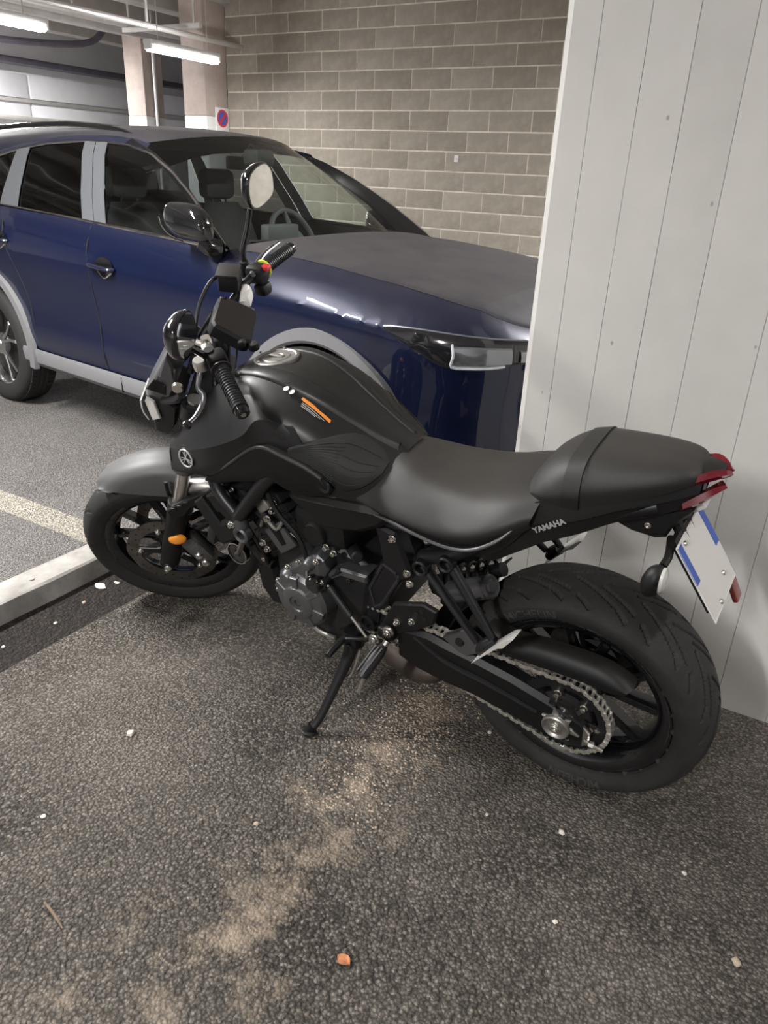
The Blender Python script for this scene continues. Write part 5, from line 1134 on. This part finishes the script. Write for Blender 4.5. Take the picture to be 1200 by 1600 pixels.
# generator cover (left)
GC=[(.803,.467),(.770,.500),(.732,.531),(.690,.562),(.660,.572),(.640,.560),(.636,.531),(.650,.485),(.648,.430),(.660,.378),(.690,.338),(.720,.328),(.745,.337),(.784,.385),(.803,.434)]
b=MB(); plate(b,[(x,.105,z) for x,z in GC],(0,.075,0),.014); gc=P('generator_cover',b,'bike_cover',ang=25)
b=MB(); lathe(b,[(.090,-.03),(.084,.006),(.074,.016),(.052,.020),(.048,.026),(.040,.029),(.024,.029),(.022,.025),(.012,.025),(.011,.020),(0,.020)],(.722,.178,.412),'y',48); P('generator_dome',b,'bike_cover',gc,ang=25)
for x,z,r in ((.679,.545,.014),(.761,.472,.020)):
    b=MB(); lathe(b,[(r*1.5,-.02),(r*1.1,.008),(r*.8,.014),(0,.015)],(x,.182,z),'y',20); P('cover_boss',b,'bike_cover',gc)
for a in (.5,1.5,2.4,3.4,4.3,5.2):
    b=MB(); ca,sa=math.cos(a),math.sin(a); plate(b,[(.722+.030*ca-.008*sa,.19,.412+.030*sa+.008*ca),(.722+.082*ca-.012*sa,.186,.412+.082*sa+.012*ca),(.722+.082*ca+.012*sa,.186,.412+.082*sa-.012*ca),(.722+.030*ca+.008*sa,.19,.412+.030*sa-.008*ca)],(0,.014,0),.003); P('cover_rib',b,'bike_cover',gc)
for x,z in ((.795,.452),(.752,.512),(.712,.543),(.652,.566),(.645,.50),(.656,.400),(.672,.362),(.728,.336),(.785,.392),(.800,.42)):
    b=MB(); hexbolt(b,(x,.182,z),.0065,.010); P('cover_bolt',b,'bike_bolt',gc)
b=MB(); lathe(b,[(0,.012),(.020,.012),(.024,.006),(.024,-.03)],(.664,.190,.494),'y',24); P('timing_plug',b,'bike_gloss',gc)
b=MB(); bbox(b,(.752,.186,.455),(.040,.014,.020),.004,R=Matrix.Rotation(.5,3,'Y')); P('cover_lug',b,'bike_cover',gc)
# sprocket cover, belly, oil pan
SCV=[(.655,.489),(.60,.525),(.523,.529),(.530,.472),(.545,.40),(.566,.362),(.640,.300),(.690,.330),(.672,.42)]
b=MB(); plate(b,[(x,.10,z) for x,z in SCV],(0,.045,0),.010); sc_=P('sprocket_cover',b,'bike_crankcase')
b=MB(); plate(b,[(.658,.10,.505),(.60,.10,.541),(.520,.10,.545),(.522,.10,.520),(.60,.10,.514),(.650,.10,.480)],(0,.055,0),.006); P('cover_cap',b,'bike_cover',sc_)
b=MB(); hexbolt(b,(.575,.15,.515),.006,.010); P('cover_bolt',b,'bike_gloss',sc_)
b=MB(); plate(b,[(.80,-.09,.27),(.79,-.09,.235),(.735,-.09,.205),(.66,-.09,.205),(.58,-.09,.25),(.52,-.09,.33),(.60,-.09,.34)],(0,.20,0),.012); P('oil_pan',b,'bike_crankcase')
b=MB(); tube(b,[(.760,.125,.262),(.72,.128,.248),(.67,.128,.250)],.006,8,3); P('drain_hose',b,'bike_dull_alu')
OC=[(.962,.378),(.930,.425),(.880,.436),(.872,.375),(.868,.304),(.855,.268),(.915,.256),(.958,.312)]
b=MB(); plate(b,[(x,-.06,z) for x,z in OC],(0,.17,0),.018); P('oil_cooler_cover',b,'bike_matte')
# throttle bodies, starter, hoses
b=MB(); bbox(b,(.66,.05,.64),(.16,.20,.10),.02); P('air_box',b,'bike_matte')
b=MB(); lathe(b,[(.0,.012),(.030,.012),(.034,.004),(.034,-.03)],(.668,.152,.628),'y',28); P('throttle_pulley',b,'bike_matte')
b=MB(); rod(b,(.60,.10,.575),(.54,.155,.60),.016,14,.004); rod(b,(.66,.145,.475),(.60,.150,.535),.008,8); P('starter_motor',b,'bike_crankcase')
for nm,pts,r,m in (('wiring_loom',[(.82,.15,.72),(.78,.16,.66),(.72,.165,.61),(.695,.172,.56),(.690,.18,.515)],.007,'bike_matte'),('breather_pipe',[(.754,.150,.600),(.716,.160,.589),(.696,.172,.561),(.688,.185,.522),(.684,.192,.50)],.0035,'bike_bolt'),('coolant_hose',[(.98,.10,.66),(.90,.13,.64),(.82,.145,.60),(.79,.14,.55)],.014,'bike_matte'),('coolant_hose',[(.99,.08,.47),(.92,.12,.45),(.86,.13,.44)],.013,'bike_matte'),('wiring_loom',[(.95,.14,.60),(.90,.15,.55),(.875,.145,.49),(.87,.14,.45)],.006,'bike_matte'),('vacuum_hose',[(.77,.15,.64),(.80,.155,.60),(.84,.15,.62),(.87,.14,.58)],.005,'bike_dull_alu')):
    b=MB(); tube(b,pts,r,8,5); P(nm,b,m)
for q in ((.86,.15,.535),(.845,.152,.52),(.825,.152,.625),(.80,.155,.66),(.875,.14,.47),(.635,.155,.60),(.610,.158,.592)):
    b=MB(); hexbolt(b,q,.007,.012); P('engine_bolt',b,'bike_bolt')
b=MB(); bbox(b,(.845,.135,.655),(.05,.03,.035),.006,R=Rg); P('ignition_coil',b,'bike_dull_alu')
# ---------------------------------------------------------------- swingarm, guard, shock
SWT=[(.455,.395),(.423,.402),(.359,.409),(.305,.398),(.231,.390),(.129,.373),(.031,.347),(-.049,.322),(-.070,.300)]; SWL=[(-.066,.262),(-.048,.248),(-.009,.231),(.039,.222),(.073,.230),(.154,.244),(.231,.256),(.307,.258),(.392,.268),(.456,.295)]
for s in (1,-1):
    b=MB(); plate(b,[(x,s*.098,z) for x,z in SWT+SWL],(0,s*.042,0),.012); swa=P('swingarm',b,'bike_arm',ang=40)
    b=MB(); tube(b,[(.40,s*.137,.385),(.30,s*.141,.345),(.20,s*.141,.330),(.06,s*.141,.300)],[.006,.008,.008,.005],8,5); P('arm_rib',b,'bike_frame',swa)
    b=MB(); plate(b,[(-.055,s*.135,.318),(-.072,s*.135,.300),(-.070,s*.135,.262),(-.055,s*.135,.252)],(0,s*.012,0),.003); tube(b,[(-.060,s*.145,.275),(-.105,s*.145,.262)],.0045,8,1); lathe(b,[(0,-.006),(.008,-.006),(.008,.006),(0,.006)],(-.078,s*.145,.270),'x',6); P('chain_adjuster',b,'bike_bolt',swa)
    # axle nut on a star shaped washer
    b=MB(); star=[]
    for k in range(12): a=2*PI*k/12+.3; r=.026 if k%2 else (.056 if k in(2,6,8) else .042); star.append((.006+r*math.cos(a),s*.140,.292+.9*r*math.sin(a)))
    plate(b,star,(0,s*.006,0),.0015); ax_=P('axle_washer',b,'bike_dull_alu',swa)
    b=MB(); lathe(b,[(.034,.0),(.034,.009),(.031,.012),(.027,.010),(.024,.006),(.015,.006),(.013,.012),(0,.012)],(.008,.146,.288),'y',32); mir(b,s); P('axle_nut',b,'bike_dull_alu',swa)
    b=MB(); hexbolt(b,(.008,.153,.288),.012,.010); mir(b,s); P('axle_end',b,'bike_bolt',swa)
b=MB(); bbox(b,(.36,0,.355),(.07,.22,.085),.02); tube(b,[(.545,-.13,.372),(.545,.13,.372)],.022,14,1); tube(b,[(.47,-.10,.36),(.40,-.10,.36)],.03,10,1); tube(b,[(.47,.10,.36),(.40,.10,.36)],.03,10,1); P('swingarm_bridge',b,'bike_frame')
b=MB(); rod(b,(.0,-.15,.312),(.0,.15,.312),.012,12); P('rear_axle',b,'bike_alu')
GT=[(.200,.125,.500),(.126,.125,.492),(.055,.125,.500),(-.015,.125,.502),(-.073,.125,.500),(-.112,.125,.490),(-.145,.125,.472)]; GL=[(.175,.142,.455),(.145,.142,.446),(.093,.142,.448),(.016,.142,.452),(-.059,.142,.452),(-.102,.142,.450),(-.130,.140,.456)]
b=MB(); A=np.stack([np.array(GT)+np.array([0,-.035,-.002]),np.array(GT),np.array(GL)*.55+np.array(GT)*.45+np.array([0,.010,0.004]),np.array(GL)],1); grid(b,A,nu=4,nv=3,thick=.004); tag(P('chain_guard',b,'bike_matte'),None)
b=MB(); plate(b,[(x,.128,z) for x,z in [(.310,.432),(.248,.485),(.207,.456),(.208,.426),(.246,.397),(.272,.403)]],(0,.020,0),.004); gf=P('guard_plate',b,'bike_cover')
b=MB(); lathe(b,[(.012,.0),(.010,.006),(.0,.008)],(.262,.148,.440),'y',18); P('guard_bolt',b,'bike_frame',gf)
b=MB(); tube(b,[(.335,.05,.495),(.225,.06,.562)],.030,20,1); lathe(b,[(.0,.004),(.014,.004),(.018,.0),(.026,.002),(.031,-.004)],(.222,.061,.564),'z',20,R=Vector((-.11,.01,.067)).to_track_quat('Z','Y').to_matrix()); P('shock_reservoir',b,'bike_cover')
b=MB()
for t in np.linspace(0,6*2*PI,110): pass
hel=[(.40-.16*k/110+.035*math.cos(k*.36)*.4,.035*math.sin(k*.36),.46+.10*k/110+.035*math.cos(k*.36)*.9) for k in range(111)]
tube(b,hel,.0055,6,1); P('shock_spring',b,'bike_frame')
b=MB(); tube(b,[(.42,0,.45),(.22,0,.575)],.018,14,1); P('shock_body',b,'bike_frame')
# inner rear fender
rows=[]
for a in np.linspace(12,46,7):
    t=math.radians(a); rows.append([(.345*math.cos(t),y,.312+.345*math.sin(t)-abs(y)*.18) for y in (-.09,-.05,0,.05,.09)])
b=MB(); grid(b,rows,nv=3,thick=.004); P('rear_hugger',b,'bike_matte')
# ---------------------------------------------------------------- foot controls
for s in (1,-1):
    b=MB(); plate(b,[(x,s*.150,z) for x,z in [(.440,.497),(.353,.530),(.316,.520),(.326,.477),(.380,.432),(.429,.404),(.470,.400),(.474,.428)]],(0,s*.014,0),.004); hp=P('heel_plate',b,'bike_matte')
    for q in ((.429,.445),(.385,.466)):
        b=MB(); hexbolt(b,(q[0],s*.164,q[1]),.007,.011,sgn=s); P('heel_bolt',b,'bike_bolt',hp)
    for q in ((.372,.497),(.350,.488),(.357,.508)):
        b=MB(); disc(b,(q[0],s*.1645,q[1]),.006,.002,seg=12); P('heel_slot',b,'car_black',hp)
    b=MB(); tube(b,[(.475,s*.13,.40),(.455,s*.165,.40),(.452,s*.185,.395)],[.020,.018,.014],12,3); bbox(b,(.46,s*.165,.398),(.05,.03,.035),.008); P('footpeg_bracket',b,'bike_frame')
    b=MB(); hexbolt(b,(.446,s*.180,.418),.012,.014,sgn=s); P('bracket_bolt',b,'bike_bolt')
    b=MB(); tube(b,[(.452,s*.195,.380),(.457,s*.215,.370),(.464,s*.245,.352),(.472,s*.275,.330)],[.010,.016,.017,.015],14,3)
    for k in range(5):
        t=(k+1)/6; q=(.455+.018*t,s*(.205+.07*t),.376-.046*t); 
    for d in (-.010,0,.010): tube(b,[(.455+d,s*.215,.388),(.474+d,s*.275,.346)],.0035,6,1)
    fp=P('footpeg',b,'grip_rubber')
    b=MB(); tube(b,[(.470,s*.270,.322),(.478,s*.278,.295),(.484,s*.282,.275)],[.005,.0045,.005],8,3); P('peg_feeler',b,'bike_alu',fp)
    b=MB(); tube(b,[(.448,s*.188,.392),(.452,s*.198,.380)],.009,10,1); P('peg_spring',b,'bike_bolt',fp)
    # passenger bracket: a V of two arms hanging from the subframe
    b=MB(); tube(b,[(.352,s*.150,.668),(.332,s*.158,.680),(.277,s*.160,.706),(.230,s*.150,.738),(.19,s*.125,.752)],[.018,.019,.019,.018,.014],12,4); pb=P('passenger_bracket',b,'bike_frame')
    for a,c in (((.341,.170,.661),(.190,.196,.512)),((.276,.170,.695),(.154,.196,.540))):
        b=MB(); m1=lerp(a,c,.12); m2=lerp(a,c,.5); tube(b,[(a[0],s*a[1],a[2]),(m1[0],s*m1[1],m1[2]),(m2[0],s*m2[1],m2[2]),(c[0],s*c[1],c[2])],[.013,.013,.012,.010],12,4,flat=.8); P('bracket_arm',b,'bike_frame',pb)
        b=MB(); lathe(b,[(.0085,-.012),(.016,-.012),(.020,-.008),(.020,.012),(.017,.016),(.012,.013),(.0105,-.01),(0,-.01)],(a[0],a[1]+.006,a[2]),'y',24); mir(b,s); P('bracket_eye',b,'bike_frame',pb)
    b=MB(); tube(b,[(.150,s*.19,.535),(.172,s*.20,.512),(.182,s*.20,.490)],[.014,.016,.012],12,3); P('peg_mount',b,'bike_frame',pb)
    b=MB(); A=[[(x+dx,s*(.200+dy),z+dz) for dx,dy,dz in ((-.012,-.018,.018),(.012,-.018,-.016),(.014,.024,-.016),(-.010,.024,.020))] for x,z in ((.180,.482),(.165,.502),(.140,.532),(.118,.558),(.104,.566))]
    grid(b,A,nu=3,cv=True,capu=True); P('passenger_peg',b,'peg_metal',pb)
# gear lever and link rod
b=MB(); tube(b,[(.486,.188,.388),(.53,.190,.362),(.575,.192,.345),(.586,.200,.342)],[.010,.007,.007,.008],10,4,flat=.7); tube(b,[(.584,.195,.342),(.588,.235,.338),(.588,.262,.334)],[.010,.0105,.009],12,3); sh=P('gear_lever',b,'bike_frame')
b=MB(); hexbolt(b,(.484,.192,.386),.011,.012); P('lever_pivot',b,'bike_bolt',sh)
b=MB(); rod(b,(.640,.170,.490),(.510,.190,.375),.0045,10); P('shift_rod',b,'bike_bolt')
b=MB(); rod(b,(.632,.171,.483),(.560,.183,.420),.0105,10,.003); rod(b,(.665,.165,.497),(.635,.170,.485),.009,8); lathe(b,[(.0,.014),(.012,.012),(.014,0),(.012,-.012),(0,-.014)],(.645,.168,.494),'y',14); P('shift_joint',b,'bike_crankcase')
# side stand
b=MB(); bbox(b,(.585,.150,.305),(.045,.05,.07),.010); lathe(b,[(0,.022),(.012,.022),(.015,.016),(.015,-.02)],(.582,.16,.292),'y',18); P('stand_bracket',b,'bike_frame')
b=MB(); tube(b,[(.582,.168,.296),(.588,.180,.262),(.605,.230,.185),(.626,.285,.105),(.640,.312,.075)],[.020,.019,.0145,.0125,.012],12,4,flat=.75); ss=P('side_stand',b,'bike_frame')
b=MB(); Rf=Matrix.Rotation(.193,3,'X').inverted() if False else Matrix.Rotation(.1932,3,'X'); lathe(b,[(0,.005),(.016,.005),(.020,.002),(.020,-.002),(0,-.003)],(0,0,0),'z',20); b.v=[(.648+x*1.25,.318+(y*math.cos(.193)-z*0),.0665+y*math.tan(.193)*1.0+z) for x,y,z in b.v]; tube(b,[(.640,.308,.085),(.648,.316,.069)],.013,10,1); P('stand_foot',b,'bike_frame',ss)
b=MB(); tube(b,[(.560,.160,.285),(.575,.185,.215),(.585,.195,.20)],.006,8,3); P('stand_spring',b,'bike_dull_alu',ss)
# exhaust under the belly
b=MB(); rr=[]
for x,z,ry,rz in ((.62,.215,.05,.045),(.55,.175,.085,.055),(.47,.160,.10,.058),(.40,.170,.095,.052),(.355,.19,.06,.035)): rr.append([(x,-.02+ry*math.cos(a),z+rz*math.sin(a)) for a in np.linspace(0,2*PI,20,endpoint=False)])
grid(b,rr,nu=5,cv=True,capu=True); P('muffler',b,'bike_exhaust',ang=60)
for y in (.05,-.05):
    b=MB(); tube(b,[(.90,y,.56),(.945,y,.47),(.925,y*.9,.34),(.84,y*.7,.235),(.72,y*.5,.20),(.62,-.01,.20)],.020,14,5); P('exhaust_header',b,'bike_exhaust')
b=MB(); tube(b,[(.42,-.09,.18),(.34,-.15,.22),(.27,-.17,.25)],[.04,.05,.045],16,4); P('exhaust_outlet',b,'bike_exhaust')

# ================================================================ litter on the asphalt
mat('pebble_pale',(0.62,0.58,0.52),0.8,var=0.2,vscale=60); mat('pebble_tan',(0.42,0.34,0.26),0.85,var=0.25,vscale=60); mat('twig_bark',(0.16,0.12,0.085),0.85,var=0.3,vscale=80); mat('dry_leaf',(0.45,0.19,0.09),0.7,var=0.3,vscale=60); mat('paper_scrap',(0.62,0.58,0.5),0.8,var=0.15,vscale=40)
def pebble(x,y,r,label,m='pebble_pale',z=0.0,flat=.6):
    bm=bmesh.new(); bmesh.ops.create_icosphere(bm,subdivisions=2,radius=r)
    ph=random.random()*9
    for v in bm.verts:
        n=v.co.normalized(); k=1+.22*math.sin(5*n.x+ph)*math.cos(4*n.y-ph)+.12*math.sin(9*n.z+2*ph); v.co=Vector((v.co.x*k*1.2,v.co.y*k,v.co.z*k*flat))
    zm=min(v.co.z for v in bm.verts); b=MB(); bm.verts.index_update(); b.add([(v.co.x,v.co.y,v.co.z-zm) for v in bm.verts],[tuple(q.index for q in f.verts) for f in bm.faces]); bm.free()
    o=b.build('pebble',m,None,60,loc=(x,y,z-.001)); o.rotation_euler=(0,0,random.random()*6); return tag(o,label,'pebble')
pebble(-1.369,1.056,.010,'white jagged pebble on the asphalt left of the side stand')
pebble(-1.318,.744,.006,'small white pebble near the left edge above the twig')
pebble(-.255,1.378,.007,'pale pebble on the asphalt just below the rear tyre')
pebble(.152,1.253,.008,'tan pebble in the lower right corner of the asphalt','pebble_tan')
pebble(-.190,1.142,.005,'tiny pale pebble in the middle of the lower asphalt')
pebble(-.544,1.609,.006,'white crumb lying under the rear tyre and chain')
pebble(-.884,1.001,.006,'pale pebble in the sandy patch below the side stand','pebble_tan')
pebble(-2.19,1.36,.008,'white stone lying on top of the concrete kerb',z=.074)
pebble(.02,1.42,.005,'tiny white pebble on the right hand asphalt')
pebble(-.43,1.33,.004,'tiny pale grain left of the pale pebble below the tyre')
pebble(-2.00,1.30,.006,'pale crumb in the dark gutter',z=-.006); pebble(-2.02,1.12,.005,'small pale crumb at the left end of the gutter',z=-.006); pebble(-2.03,1.44,.007,'tan crumb in the gutter near the paper scrap','pebble_tan',z=-.006)
# clumps of sandy grit under the stand, too many to count
b=MB()
for k in range(900):
    t=random.random(); x=-.76+random.gauss(0,.075); y=1.12+.62*t+random.gauss(0,.02); r=random.uniform(.0012,.0042)
    if k%3==0: x=-.72+random.gauss(0,.05); y=1.55+random.gauss(0,.08)
    vs=[(x+r*math.cos(a)*random.uniform(.7,1.3),y+r*math.sin(a)*random.uniform(.7,1.3),0) for a in (0.2,1.4,2.7,3.9,5.2)]; b.add(vs+[(x,y,r*random.uniform(.6,1.2))],[(i,(i+1)%5,5) for i in range(5)])
o=b.build('sandy_grit','pebble_tan',None,10,fix=False); tag(o,'loose sandy grit scattered under the side stand','grit',kind='stuff')
b=MB(); tube(b,[(-1.119,.598,.004),(-1.095,.594,.005),(-1.06,.586,.004),(-1.039,.580,.003)],[.0025,.0032,.003,.0015],8,3); tag(b.build('twig','twig_bark'),'thin brown twig lying on the asphalt at lower left','twig')
b=MB(); rr=[]
for i,u in enumerate(np.linspace(0,1,7)):
    w=.013*math.sin(PI*min(1,u*1.02))**.7; rr.append([(-.519+(u-.5)*.030,.829+v*w,.002+.006*abs(v)+.003*math.sin(6*u+2*v)) for v in (-1,-.5,0,.5,1)])
grid(b,rr,thick=.0006); tag(b.build('dry_leaf','dry_leaf'),'small curled orange dry leaf on the lower asphalt','leaf')
for (x,y,s,l) in ((-2.077,1.55,.034,'torn pale paper scrap in the gutter beside the front tyre'),(-2.045,1.60,.014,'small torn paper bit beside the larger scrap')):
    b=MB(); n=12; P_=[(x+s*math.cos(2*PI*k/n)*random.uniform(.6,1.1),y+s*.55*math.sin(2*PI*k/n)*random.uniform(.6,1.1),-.004) for k in range(n)]; plate(b,P_,(0,0,.0015)); tag(b.build('paper_scrap','paper_scrap'),l,'paper')
